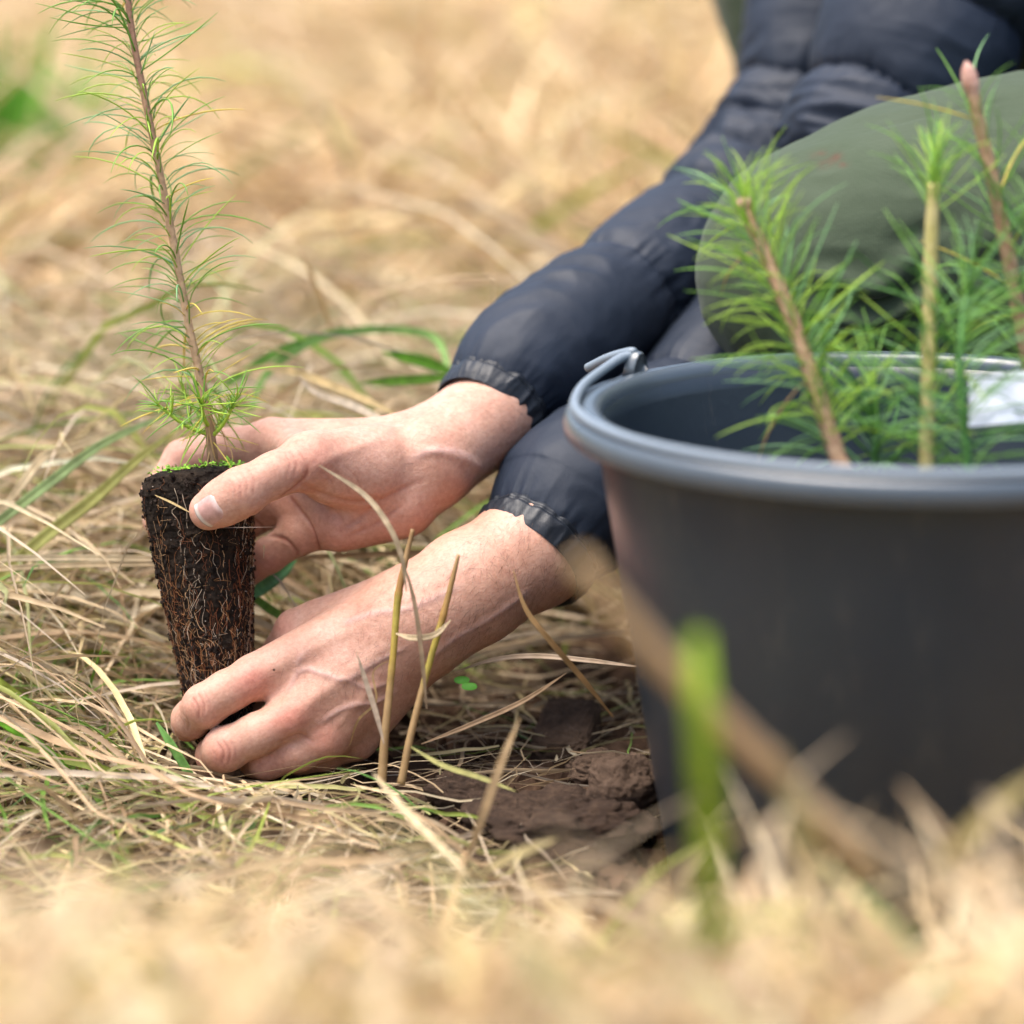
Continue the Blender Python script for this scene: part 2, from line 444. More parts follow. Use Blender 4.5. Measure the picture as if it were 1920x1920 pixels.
for nm, c in (('green', (0.17, 0.36, 0.05)), ('blue', (0.22, 0.42, 0.17)), ('lime', (0.36, 0.54, 0.06)), ('yellow', (0.62, 0.50, 0.09)), ('tan', (0.50, 0.33, 0.14)), ('deep', (0.07, 0.20, 0.035))):
    M['n_' + nm] = simple('needle_' + nm, c, 0.4, 0.45, 90, tuple(min(1, x * 1.35 + 0.01) for x in c), trans=0.25)
M['paper'] = simple('label_film', (0.60, 0.64, 0.72), 0.5, 0.4, 60, (0.70, 0.74, 0.82), 120, 0.2, 0.002)
M['pink'] = simple('stain', (0.16, 0.05, 0.035), 0.9, 0.1)

# ================================================================== THE SETTING: ground
def dug(x, y):
    """1 where the turf has been opened and bare soil shows"""
    n = 0.35 * fbm(np.stack([x * 14, y * 14, np.zeros_like(x)], -1), 3, 5)
    a = ((x - 0.075) / 0.155) ** 2 + ((y - 0.045) / 0.20) ** 2
    b = ((x + 0.13) / 0.13) ** 2 + ((y - 0.02) / 0.055) ** 2
    return sstep(1.25, 0.75, np.minimum(a, b) + n)
def zg(x, y):
    x = np.asarray(x, float); y = np.asarray(y, float); o = np.zeros_like(x)
    z = -0.004 + o
    z = z - (0.020 + 0.028 * sstep(0.0, 0.12, x)) * sstep(-0.07, -0.22, y)
    z = z + 0.035 * sstep(0.10, 0.36, y)
    z = z + (0.074 + .014 * sstep(.02, .10, x)) * sstep(-0.38, -0.58, y) * sstep(-0.98, -0.78, y)      # low bank in front of the lens
    q = np.stack([x, y, o], -1)
    far = sstep(0.25, 1.2, np.abs(y))
    z = z + 0.010 * fbm(q * 6, 3, 21) * sstep(0.1, 0.3, np.abs(y) + np.abs(x) * .4) + far * 0.07 * fbm(q * 1.3, 4, 33)
    z = z + 0.004 * fbm(q * 40, 3, 41)
    return z
def axis(lo, hi, step, outer_lo, outer_hi, grow=1.14):
    a = list(np.arange(lo, hi, step)); s = step; v = hi
    up = []
    while v < outer_hi: up.append(v); s *= grow; v += s
    up.append(outer_hi); dn = []; s = step; v = lo - step
    while v > outer_lo: dn.append(v); s *= grow; v -= s
    dn.append(outer_lo)
    return np.array(dn[::-1] + a + up)
gx = axis(-0.34, 0.36, 0.0028, -150, 150); gy = axis(-0.30, 0.34, 0.0028, -60, 260)
GX, GY = np.meshgrid(gx, gy, indexing='ij')
DG = dug(GX, GY)
near = (np.abs(GX) < 0.6) & (np.abs(GY) < 0.6)
crumb = np.zeros_like(GX)
qn = np.stack([GX[near], GY[near], 0 * GX[near]], -1)
crumb[near] = 0.008 * fbm(qn * 85, 5, 51, 0.68) + 0.006 * (1 - 2 * np.abs(noise3(qn * 44, 52))) + 0.004 * noise3(qn * 22, 53)
GZ = zg(GX, GY) + crumb * (0.25 + 0.75 * DG) - 0.004 * DG + 0.010 * DG * sstep(0.0, 0.06, GX) * sstep(-.10, -.02, GY)
gv = np.stack([GX, GY, GZ], -1).reshape(-1, 3)
ground = obj('ground', gv, grid_faces(len(gx), len(gy), False)[:, ::-1], M['ground'], col=np.stack([((1 - DG) * (0.30 + 0.70 * sstep(.35, .8, np.abs(GY)))).ravel()] * 3, 1))
tag(ground, 'open ground of dark dug soil and matted straw', kind='structure')

# ================================================================== THE PERSON
CAMP = np.array([0, 0, -DIST * 100])
def hit(bvh, px, py):
    t = P(px, py, 0) - CAMP; t = t / np.linalg.norm(t)
    loc, nrm, i, d = bvh.ray_cast(Vector(CAMP), Vector(t))
    return (None, None) if loc is None else (np.array(loc), np.array(nrm))
def build_hand(palm, fingers, forearm, lo, hi, h, features, reds, seed):
    F = Field(lo, hi, h)
    dp = F.blank()
    for a, b, k in palm: F.cap(dp, P(*a[:3]), P(*b[:3]), a[3], b[3], k)
    for a, b, k in forearm: F.cap(dp, P(*a[:3]), P(*b[:3]), a[3], b[3], k)
    out = dp.copy()
    for ch, kf, kp in fingers:
        df = F.blank(); F.chain(df, ch, kf)
        out = smin(out, smin(dp, df, kp), 0.08)
    v, q = surface_nets(out, F.lo, F.h)
    v = smooth_mesh(v, q, 3, 0.5)
    if np.mean(np.einsum('ij,ij->i', vnormals(v, q), v - CAMP)) > 0 and False: q = q[:, ::-1]
    n = vnormals(v, q)
    # outward test: distance grows along the normal
    step = (n * 0.2)
    g = lambda p: np.clip(((p - F.lo) / F.h).round().astype(int), 0, F.n - 1)
    a = g(v + step); b = g(v - step)
    if np.mean(out[a[:, 0], a[:, 1], a[:, 2]] - out[b[:, 0], b[:, 1], b[:, 2]]) < 0: q = q[:, ::-1]; n = -n
    bvh = BVHTree.FromPolygons(v.tolist(), q.tolist())
    tint = np.zeros((len(v), 3)); disp = np.zeros(len(v))
    for line, depth, width, kind in features:
        pts = []
        L, _ = catmull(np.array([[p[0], p[1], 0.0] for p in line], float), 14) if len(line) > 2 else (np.array([[p[0], p[1], 0] for p in line], float), 0)
        for p in L:
            loc, _n = hit(bvh, p[0], p[1])
            if loc is not None: pts.append(loc)
        if len(pts) < 2: continue
        d = poly_dist(v, np.array(pts))
        w = np.exp(-(d / width) ** 2)
        # fade at both ends
        e = np.minimum(np.linalg.norm(v - pts[0], axis=1), np.linalg.norm(v - pts[-1], axis=1))
        w *= 0.25 + 0.75 * np.clip(e / (2.2 * width + 0.05), 0, 1)
        disp += depth * w
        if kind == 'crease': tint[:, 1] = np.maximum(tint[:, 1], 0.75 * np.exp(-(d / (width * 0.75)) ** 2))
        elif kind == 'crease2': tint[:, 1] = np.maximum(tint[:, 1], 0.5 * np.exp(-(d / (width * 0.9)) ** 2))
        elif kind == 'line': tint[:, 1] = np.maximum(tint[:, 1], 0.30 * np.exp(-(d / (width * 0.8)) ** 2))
        elif kind == 'vein': tint[:, 2] = np.maximum(tint[:, 2], 0.55 * w)
    for (px, py, w_, r, amt) in reds:
        d = np.linalg.norm(v - P(px, py, w_), axis=1)
        tint[:, 0] = np.maximum(tint[:, 0], amt * np.exp(-(d / r) ** 2))
    disp += 0.012 * fbm(v * 1.6, 3, seed) + 0.006 * fbm(v * 6, 2, seed + 3)
    tint[:, 0] = np.clip(tint[:, 0] + 0.14 * (fbm(v * 1.1, 3, seed + 9) + 0.15), 0, 1)
    v = v + n * disp[:, None]
    bvh = BVHTree.FromPolygons(v.tolist(), q.tolist())
    return v, q, n, tint, bvh

# ---- far hand (upper): palm side and thumb towards the camera, fingers behind the plug
wr = [(790, 868, 2.2, 2.02), (800, 862, 3.6, 1.95)]
RH_fore = [
    ((935, 772, 6.2, 2.20), (800, 858, 3.2, 2.08), 0.8), ((925, 778, 4.6, 2.05), (805, 866, 1.8, 1.92), 0.8),
    ((1000, 712, 8.5, 2.6), (935, 772, 6.0, 2.22), 0.8),
    ((800, 858, 3.2, 2.05), (735, 868, 2.6, 1.75), 0.8), ((805, 868, 1.8, 1.9), (735, 900, 1.8, 1.75), 0.8)]
RH_palm = [
    ((740, 838, 2.6, 1.28), (512, 828, 3.0, 1.02), 0.9),
    ((745, 862, 2.9, 1.35), (508, 884, 3.5, 1.05), 0.9),
    ((750, 900, 2.6, 1.40), (528, 938, 3.0, 1.02), 0.9),
    ((760, 930, 1.9, 1.50), (568, 998, 1.9, 0.92), 0.9),
    ((745, 945, 1.2, 1.55), (640, 980, 1.0, 1.25), 0.8),
    ((700, 868, 0.6, 1.75), (580, 866, -2.0, 1.22), 0.7),
    ((690, 892, 0.0, 1.45), (620, 892, -0.9, 1.25), 0.7),
    ((585, 862, -1.6, 0.95), (540, 838, 1.9, 0.85), 0.8),
    ((640, 930, 2.0, 1.2), (560, 940, 2.2, 0.9), 0.8)]
RH_fing = [
    ([(582, 866, -2.1, 1.16), (515, 890, -3.0, 0.96), (452, 923, -3.62, 1.06), (420, 941, -3.45, 1.00), (392, 957, -3.16, 0.88)], 0.35, 0.55),
    ([(512, 828, 3.0, 1.0), (425, 842, 3.8, 0.92), (345, 862, 4.3, 0.94), (300, 925, 3.9, 0.82), (300, 975, 3.2, 0.72)], 0.3, 0.5),
    ([(508, 884, 3.5, 1.02), (375, 925, 4.6, 0.95), (300, 975, 4.0, 0.82)], 0.3, 0.5),
    ([(528, 938, 3.0, 0.98), (410, 1006, 4.3, 0.88), (330, 1040, 3.7, 0.76)], 0.3, 0.5),
    ([(566, 1000, 1.9, 0.88), (505, 1040, 2.7, 0.80), (430, 1092, 3.6, 0.76), (365, 1105, 3.4, 0.66)], 0.3, 0.4)]
RH_feat = [
    ([(546, 932), (562, 955), (583, 985), (600, 1032)], -0.10, 0.10, 'crease'),
    ([(508, 1003), (535, 1012), (555, 1032), (560, 1046)], -0.09, 0.10, 'crease'),
    ([(528, 930), (556, 912), (574, 892), (576, 872)], -0.07, 0.12, 'crease'),
    ([(470, 968), (490, 985), (498, 1004)], -0.05, 0.09, 'crease'),
    ([(560, 905), (600, 925), (660, 942), (720, 935)], -0.08, 0.20, 'line'),
    ([(452, 884), (463, 905), (462, 930)], -0.030, 0.045, 'line'),
    ([(440, 890), (451, 910), (452, 936)], -0.035, 0.045, 'line'),
    ([(430, 899), (439, 915), (441, 934)], -0.025, 0.04, 'line'),
    ([(466, 880), (477, 900), (474, 925)], -0.02, 0.04, 'line'),
    ([(545, 845), (556, 870), (550, 895)], -0.03, 0.06, 'line'),
    ([(562, 848), (572, 868), (570, 886)], -0.025, 0.05, 'line'),
    ([(535, 850), (543, 872), (536, 900)], -0.02, 0.05, 'line'),
    ([(790, 845), (830, 850), (870, 862), (905, 880)], 0.09, 0.22, 'tendon'),
    ([(770, 862), (810, 846), (850, 846), (890, 860)], 0.05, 0.20, 'vein'),
    ([(700, 800), (760, 800), (830, 760)], 0.05, 0.3, 'tendon'),
    ([(640, 995), (680, 965), (730, 930), (790, 900)], -0.05, 0.16, 'line'),
    ([(655, 1005), (700, 985), (750, 950)], -0.04, 0.12, 'line'),
    ([(610, 940), (640, 970), (650, 1000)], -0.02, 0.06, 'line'),
    ([(580, 880), (620, 860), (680, 835), (720, 820)], 0.05, 0.25, 'tendon'),
    ([(600, 880), (620, 900), (628, 925)], -0.02, 0.05, 'line'),
    ([(620, 875), (645, 900), (655, 925)], -0.02, 0.05, 'line'),
    ([(645, 872), (668, 895), (680, 925)], -0.015, 0.05, 'line')]
RH_red = [(580, 860, -3.2, 1.3, 0.35), (450, 915, -4.6, 0.8, 0.22), (380, 970, -4, 0.8, 0.35), (600, 1000, 0, 1.8, 0.35),
          (540, 960, 2, 1.6, 0.4), (490, 1060, 2, 1.2, 0.4), (345, 850, 3.5, 1.0, 0.35), (680, 960, -.4, 1.8, 0.25), (480, 800, 2.5, 1.2, .25)]
c1 = PP([(280, 760, -6), (1020, 1130, 9), (280, 760, 9), (1020, 650, 9), (1020, 1130, -6)])
rv, rq, rn, rt, rbvh = build_hand(RH_palm, RH_fing, RH_fore, c1.min(0) + [0, 0, 0.2], c1.max(0) + [0, 0, 0.5], 0.085, RH_feat, RH_red, 60)

# ---- near hand (lower): back of the hand towards the camera, fingers closing on the foot of the plug
LH_fore = [
    ((1075, 965, 3.5, 2.9), (1000, 1030, 1.2, 2.52), 0.8),
    ((1000, 1030, 1.2, 2.50), (880, 1104, -0.6, 2.42), 0.8),
    ((880, 1104, -0.6, 2.42), (795, 1160, -1.2, 2.28), 0.8),
    ((795, 1160, -1.2, 2.25), (745, 1185, -1.4, 1.95), 0.8)]
LH_palm = [
    ((745, 1140, -1.4, 1.35), (478, 1270, -2.2, 0.98), 0.9),
    ((750, 1172, -1.8, 1.35), (550, 1342, -2.7, 1.00), 0.9),
    ((762, 1205, -1.7, 1.40), (614, 1380, -2.2, 0.98), 0.9),
    ((775, 1230, -1.1, 1.40), (668, 1385, -0.9, 0.92), 0.9),
    ((740, 1180, -0.6, 1.6), (600, 1260, 0.0, 1.5), 0.8),
    ((745, 1128, -0.4, 1.35), (600, 1172, 0.1, 1.12), 0.8),
    ((590, 1200, 0.0, 1.0), (500, 1265, -0.9, 0.7), 0.6)]
LH_fing = [
    ([(605, 1172, 0.1, 1.08), (556, 1182, 0.4, 0.93), (500, 1262, 2.0, 0.85), (455, 1310, 2.7, 0.85), (405, 1335, 2.6, 0.75)], 0.35, 0.45),
    ([(478, 1270, -2.2, 0.96), (425, 1297, -2.75, 0.90), (384, 1323, -2.7, 0.93), (358, 1349, -1.75, 0.82), (352, 1362, -0.75, 0.70)], 0.35, 0.42),
    ([(550, 1342, -2.7, 0.98), (480, 1378, -3.0, 0.90), (422, 1405, -2.75, 0.95), (404, 1416, -1.6, 0.82), (404, 1418, -0.5, 0.68)], 0.35, 0.42),
    ([(614, 1380, -2.2, 0.95), (560, 1408, -2.3, 0.86), (500, 1424, -1.8, 0.86), (478, 1430, -0.7, 0.72)], 0.35, 0.40),
    ([(668, 1385, -0.9, 0.88), (610, 1412, -0.6, 0.76), (560, 1425, -0.2, 0.70)], 0.3, 0.4)]
LH_feat = [
    ([(476, 1268), (470, 1280)], 0.10, 0.55, 'tendon'),
    ([(548, 1338), (540, 1352)], 0.14, 0.50, 'tendon'),
    ([(610, 1382), (604, 1392)], 0.10, 0.45, 'tendon'),
    ([(505, 1300), (520, 1310), (500, 1322)], -0.12, 0.40, 'tendon'),
    ([(575, 1372), (590, 1380)], -0.12, 0.35, 'tendon'),
    ([(560, 1330), (620, 1290), (680, 1245), (740, 1205)], 0.07, 0.28, 'tendon'),
    ([(490, 1262), (560, 1230), (640, 1190), (720, 1150)], 0.05, 0.30, 'tendon'),
    ([(620, 1370), (670, 1320), (720, 1270)], 0.06, 0.25, 'tendon'),
    ([(600, 1355), (650, 1325), (700, 1318), (740, 1300)], 0.08, 0.14, 'vein'),
    ([(555, 1255), (562, 1235), (575, 1222)], 0.06, 0.16, 'vein'),
    ([(540, 1295), (565, 1255), (600, 1262), (650, 1275), (700, 1245), (760, 1215)], 0.055, 0.13, 'vein'),
    ([(650, 1275), (690, 1290), (730, 1280)], 0.05, 0.12, 'vein'),
    ([(640, 1170), (700, 1150), (770, 1140), (860, 1100)], 0.035, 0.16, 'vein'),
    ([(800, 1240), (850, 1200), (920, 1160), (990, 1110)], 0.05, 0.18, 'vein'),
    ([(372, 1300), (383, 1322), (381, 1340)], -0.055, 0.055, 'crease2'),
    ([(362, 1308), (373, 1328), (372, 1346)], -0.055, 0.055, 'crease2'),
    ([(383, 1296), (393, 1318), (391, 1336)], -0.02, 0.05, 'line'),
    ([(344, 1338), (352, 1352), (352, 1370)], -0.05, 0.05, 'crease2'), ([(338, 1344), (345, 1358), (346, 1374)], -0.035, 0.05, 'line'),
    ([(408, 1392), (420, 1412), (416, 1432)], -0.06, 0.055, 'crease2'),
    ([(420, 1390), (431, 1410), (428, 1432)], -0.05, 0.055, 'crease2'),
    ([(432, 1388), (442, 1406), (440, 1424)], -0.02, 0.05, 'line'),
    ([(396, 1402), (406, 1418), (404, 1432)], -0.02, 0.04, 'line'),
    ([(462, 1328), (476, 1318), (492, 1322)], -0.05, 0.10, 'line'),
    ([(530, 1388), (560, 1378), (590, 1392)], -0.05, 0.10, 'line')]
LH_red = [(470, 1275, -3.2, 0.85, 0.85), (540, 1345, -3.7, 0.95, 0.75), (608, 1388, -3.1, 0.8, 0.5), (415, 1412, -3.7, 0.7, 0.6),
          (375, 1330, -3.6, 0.7, 0.35), (340, 1365, -1, 0.8, 0.5), (390, 1425, -1.5, 0.8, 0.5), (530, 1170, -.3, 0.8, 0.35), (500, 1425, -2.6, 1.0, .4)]
c2 = PP([(290, 1130, -6), (1100, 1490, 6), (290, 1490, 6), (1100, 930, 6), (1100, 1490, -6)])
lv, lq, ln, lt, lbvh = build_hand(LH_palm, LH_fing, LH_fore, c2.min(0) + [0, 0, 0.3], c2.max(0), 0.085, LH_feat, LH_red, 80)

# ---- arms inside the sleeves, one body mesh
SL_R = [(928, 757, 5.4, 2.72), (972, 700, 6.6, 3.15), (1052, 640, 8.6, 3.25), (1195, 532, 13, 3.35), (1335, 432, 18, 3.6), (1455, 300, 23, 3.75), (1520, 140, 25, 3.9), (1550, -30, 26, 4.1), (1640, -330, 27, 4.8), (1850, -640, 27, 6.0)]
SL_L = [(1008, 1024, 1.4, 3.05), (1052, 968, 2.4, 3.55), (1105, 912, 3.6, 3.6), (1265, 800, 7.2, 3.5), (1415, 650, 11.8, 3.7), (1555, 440, 15.2, 4.1), (1640, 262, 16.5, 4.55), (1732, 60, 17.5, 5.2), (1850, -200, 18.5, 6.0), (2050, -520, 20, 6.8)]
bag = Bag()
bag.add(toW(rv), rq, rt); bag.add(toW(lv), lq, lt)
for sl in (SL_R, SL_L):
    pts = PP(sl[1:]); v, F = tube(pts, np.array([p[3] for p in sl[1:]]) * 0.72, 40, 20)
    bag.add(toW(v), F, (0.1, 0, 0))
tv, tf = tube(PP([(1850, -640, 27), (1980, -640, 24), (2050, -520, 20)]), [4, 6, 4], 20, 16); bag.add(toW(tv), tf, (0.1, 0, 0))
bv, bf, bc = bag.get()
KNEEL = toW(P(1760, 1480, 8)); KNEEL[2] = 0.0
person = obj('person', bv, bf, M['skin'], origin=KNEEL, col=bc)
tag(person, 'person kneeling in a navy puffer jacket, bare hands holding a seedling plug', 'person')

def nail(bvh, S, D_, A, hl, hw, name):
    """S start outside the finger (photo space), D_ inward, A towards the fingertip"""
    D_ = D_ / np.linalg.norm(D_); A = A - D_ * (A @ D_); A /= np.linalg.norm(A); B = np.cross(D_, A)
    nu, nv_ = 22, 17
    U, V = np.meshgrid(np.linspace(-1, 1, nu), np.linspace(-1, 1, nv_), indexing='ij')
    # rounded plate: narrower at the root, gently curved free edge
    wid = np.where(U < -0.45, np.sqrt(np.clip(1 - ((U + 0.45) / 0.60) ** 2, 0.02, 1)), 1.0)
    pos = S + (hl * (U - 0.10 * V * V * (U > 0) * U))[..., None] * A + (hw * V * wid)[..., None] * B
    out = np.zeros_like(pos); ok = np.ones(U.shape, bool)
    for i in range(nu):
        for j in range(nv_):
            loc, nr, k, d = bvh.ray_cast(Vector(pos[i, j]), Vector(D_))
            if loc is None: loc = Vector(pos[i, j] + D_ * 1.0)
            out[i, j] = np.array(loc)
    edge = np.maximum(np.abs(V) ** 6, np.maximum(-U, 0) ** 6)
    out -= D_ * (0.035 - 0.06 * edge)[..., None]
    tip = sstep(0.62, 0.78, U + 0.06 * V * V)
    base = np.array([0.62, 0.37, 0.33]); pale = np.array([0.78, 0.63, 0.58]); free = np.array([0.72, 0.64, 0.56]); dirt = np.array([0.10, 0.06, 0.045])
    col = base + (pale - base) * (sstep(-0.45, -0.85, U + .25 * V * V))[..., None] * 0.7
    col = col + (free - col) * tip[..., None]
    col = col + (dirt - col) * (sstep(0.88, 1.0, U) * 0.75)[..., None]
    col = col + (dirt - col) * (sstep(0.90, 1.0, np.abs(V)) * 0.45)[..., None]
    f = grid_faces(nu, nv_, False)
    return obj(name, toW(out.reshape(-1, 3)), f, M['nailc'], person, col=col.reshape(-1, 3))
M['nailc'] = attr_mat('fingernail_plate', 0.27, 0.5, 160)
loc, nr = hit(rbvh, 389, 957)
A = P(362, 972, -3.4) - P(440, 925, -4.2)
nd = np.array(nr); nd = nd if nd[2] < 0 else -nd
tilt = nd * 1.0 + np.array([-0.15, 0.25, -0.3]); tilt /= np.linalg.norm(tilt)
nail(rbvh, loc + tilt * 0.8, -tilt, A, 0.66, 0.62, 'fingernail')
for (px, py, w_, a2) in ((352, 1362, -0.9, (345, 1375, 0.6)), (404, 1418, -0.7, (400, 1422, 0.6))):
    c = P(px, py, w_); D_ = np.array([0.93, 0.10, 0.35]); D_ /= np.linalg.norm(D_)
    nail(lbvh, c - D_ * 2.0, D_, P(*a2) - c, 0.55, 0.48, 'fingernail')

# ---- arm hair
def hairs(v, n, spots, count, seed, flow):
    rg = np.random.default_rng(seed); b = Bag()
    wgt = np.zeros(len(v))
    for (px, py, w_, r, amt) in spots: wgt = np.maximum(wgt, amt * np.exp(-(np.linalg.norm(v - P(px, py, w_), axis=1) / r) ** 2))
    idx = rg.choice(len(v), count, p=wgt / wgt.sum())
    fl = np.array(flow, float); fl /= np.linalg.norm(fl)
    for i in idx:
        nn = n[i]; d = fl + 0.35 * rg.normal(size=3); d = d - nn * (d @ nn); d /= np.linalg.norm(d)
        L = rg.uniform(0.25, 0.75); s = np.cross(d, nn); t = np.linspace(0, 1, 4)[:, None]
        c = v[i] + d * L * t + nn * (0.16 * L * np.sin(t * 2.4) + 0.01) + s * rg.normal(0, .12) * L * t * t
        wd = 0.0050 * (1 - 0.8 * t)
        p = np.empty((8, 3)); p[0::2] = c - s * wd; p[1::2] = c + s * wd
        b.add(toW(p), np.array([[0, 1, 3, 2], [2, 3, 5, 4], [4, 5, 7, 6]]))
    return b
hb = hairs(lv, ln, [(960, 1060, -2, 3.2, 1), (870, 1110, -3, 3.0, 1), (780, 1170, -3.5, 2.5, .7), (680, 1200, -3.2, 2.2, .35), (900, 1020, 1, 2, 1)], 850, 5, toWdir(np.array([0, 0, 0])) + np.array([-0.5, -0.9, 0.0]))
hv, hf, _ = hb.get(); ho = obj('arm_hair', hv, hf, M['hair'], person); ho['kind'] = 'stuff'
hb = hairs(rv, rn, [(880, 740, 3, 2.5, 1), (800, 790, 2, 2.0, .8)], 260, 6, np.array([-0.9, -0.1, 0.0]))
hv, hf, _ = hb.get(); ho = obj('arm_hair', hv, hf, M['hair'], person); ho['kind'] = 'stuff'

# ---- puffer jacket
def puff_fun(seams, seed, puff=0.14, pucker=0.16, fold=0.085, elbow=None):
    def f(S, TH, RR, c):
        L = S.max(); sm = np.array(seams, float) * L
        cs, sn = np.cos(TH), np.sin(TH)
        q = np.stack([cs * 1.3, sn * 1.3, S * 0.04], -1)
        Sw = S + 0.5 * noise3(q, seed)
        k = np.clip(np.searchsorted(sm, Sw.ravel()).reshape(S.shape), 1, len(sm) - 1)
        a, b = sm[k - 1], sm[k]
        t = np.clip((Sw - a) / (b - a), 0, 1)
        bul = np.clip(4 * t * (1 - t), 0, 1) ** 0.36
        ds = np.minimum(np.abs(Sw - a), np.abs(b - Sw))
        r = RR * (1 - puff + puff * 1.12 * bul)
        pk = 1 - 2 * np.abs(noise3(np.stack([cs * 7.5, sn * 7.5, S * 0.30], -1), seed + 1))
        pk2 = noise3(np.stack([cs * 13, sn * 13, S * 0.35 + 3], -1), seed + 2)
        r = r + pucker * (0.7 * pk + 0.5 * pk2) * np.exp(-ds / 0.9)
        tw = S * 0.55 + 1.3 * cs
        fo = 1 - 2.2 * np.abs(noise3(np.stack([cs * 1.9 + .2 * S, sn * 1.9 - .12 * S, tw], -1), seed + 5))
        fo2 = 1 - 2.0 * np.abs(noise3(np.stack([cs * 3.4 - .3 * S, sn * 3.4 + .2 * S, S * 0.9], -1), seed + 6))
        amp = fold * (0.45 + 0.55 * noise3(np.stack([cs, sn, S * .15], -1), seed + 7))
        tr = 0
        if elbow is not None:   # folds running round the arm at the bend
            e0, e1 = elbow; ev = np.maximum(np.exp(-((S / L - e0) / e1) ** 2), .17)
            tr = ev * (0.34 * (1 - 2.4 * np.abs(noise3(np.stack([cs * 1.1, sn * 1.1, S * 0.62 + .8 * cs], -1), seed + 11))) + 0.16 * (1 - 2 * np.abs(noise3(np.stack([cs * 2.0, sn * 2.0, S * 1.3 - sn], -1), seed + 12))))
        return r + amp * (0.8 * fo + 0.45 * fo2) + tr
    return f
jacket = empty('jacket', ORI['person']); jacket.parent = person; jacket.location = (0, 0, 0); ORI['jacket'] = ORI['person']
for sl, seams, seed, eb, nm in (
    (SL_R, [0.0, 0.185, 0.335, 0.405, 0.470, 0.535, 0.66, 0.82, 1.0], 200, (0.44, 0.09), 'navy sleeve of the far arm, running down to the hand on the plug top'),
    (SL_L, [0.0, 0.20, 0.37, 0.50, 0.585, 0.685, 0.80, 1.0], 240, (0.52, 0.05), 'navy sleeve of the near arm, passing behind the knee')):
    pts = PP(sl); rad = np.array([p[3] for p in sl])
    v, F = tube(pts, rad, 420, 200, True, puff_fun(seams, seed, 0.20, 0.12, 0.10, eb))
    o = obj('sleeve', toW(v), F, M['jacket'], jacket); o['label'] = nm
    # gathered elastic cuff
    d = pts[0] - pts[1]; d /= np.linalg.norm(d)
    cpnts = np.array([pts[0] - d * 0.9, pts[0] - d * 0.1, pts[0] + d * 0.55, pts[0] + d * 1.05])
    r0 = rad[0]
    def cf(S, TH, RR, c, seed=seed):
        cs, sn = np.cos(TH), np.sin(TH)
        g = 1 - 2.2 * np.abs(noise3(np.stack([cs * 5.2, sn * 5.2, S * 0.45], -1), seed + 31))
        g2 = noise3(np.stack([cs * 11, sn * 11, S * 0.5], -1), seed + 32)
        u = S / S.max(); env = np.sin(np.clip(u, 0, 1) * math.pi) ** 0.6
        return RR + (0.09 * g + 0.06 * g2) * (0.18 + 0.82 * env) - 0.10 * np.exp(-((u - 0.42) / 0.05) ** 2)
    v, F = tube(cpnts, [r0 * 0.86, r0 * 0.97, r0 * 0.96, r0 * 0.915], 60, 260, False, cf)
    # turn the edge of the cuff in
    inner, F2 = tube(np.array([cpnts[-1], cpnts[-1] - d * 0.8]), [r0 * 0.865, r0 * 0.78], 6, 260, False, lambda S, TH, RR, c: RR * (1 - 0.03 * (S > 0)))
    cb = Bag(); cb.add(toW(v), F)
    last = v.reshape(60, 260, 3)[-1]; ctr = last.mean(0)
    ring2 = ctr + (last - ctr) * 0.93 - d * 0.15; ring3 = ctr + (last - ctr) * 0.86 - d * 0.9
    cb.add(toW(np.vstack([last, ring2, ring3])), grid_faces(3, 260))
    v, F, _ = cb.get(); obj('cuff', v, F, M['cuff'], jacket)
# torso of the jacket (mostly outside the frame)
v, F = tube(PP([(2560, 420, 24), (2480, 100, 25), (2380, -250, 26), (2250, -560, 25), (2180, -760, 24)]), [13, 14, 15.5, 15, 7], 220, 160, True,
            puff_fun([0, .16, .32, .48, .64, .8, 1], 300, 0.10, 0.2, 0.3))
obj('body_panel', toW(v), F, M['jacket'], jacket)

# ---- olive trousers
def limb(chain, h, seed, folds, stain=None):
    pts = [P(*p[:3]) for p in chain]; rr = max(p[3] for p in chain) + 1.5
    lo = np.min(pts, 0) - rr; hi = np.max(pts, 0) + rr
    F = Field(lo, hi, h); d = F.blank(); d[:] = 30
    for p, q, a, b in zip(chain[:-1], chain[1:], pts[:-1], pts[1:]): F.cap(d, a, b, p[3], q[3], 2.5)
    v, q = surface_nets(d, F.lo, F.h); v = smooth_mesh(v, q, 4)
    n = vnormals(v, q)
    if np.mean(np.einsum('ij,ij->i', n, v - np.mean(v, 0))) < 0: q = q[:, ::-1]; n = -n
    disp = 0.20 * fbm(v * 0.22, 3, seed) + 0.09 * (1 - 2 * np.abs(noise3(v * [.22, .5, .3], seed + 5))) + 0.05 * (1 - 2 * np.abs(noise3(v * [0.5, .9, .5], seed + 2)))
    bvh = BVHTree.FromPolygons(v.tolist(), q.tolist())
    for line, depth, width in folds:
        L_, _ = catmull(np.array([[p[0], p[1], 0.0] for p in line], float), 16)
        pr = [hit(bvh, p[0], p[1])[0] for p in L_]; pr = np.array([p for p in pr if p is not None])
        e = np.minimum(np.linalg.norm(v - pr[0], axis=1), np.linalg.norm(v - pr[-1], axis=1))
        disp += depth * np.exp(-(poly_dist(v, pr) / width) ** 2) * np.clip(e / 1.5, .15, 1)
    col = np.zeros((len(v), 3))
    if stain:
        for (px, py, w_, r) in stain:
            hp = hit(bvh, px, py)[0]
            if hp is not None: col[:, 0] = np.maximum(col[:, 0], np.exp(-(np.linalg.norm(v - hp, axis=1) / r) ** 2) * (0.75 + 1.0 * noise3(v * 3.2, 7)))
    return v + n * disp[:, None], q, np.clip(col, 0, 1)
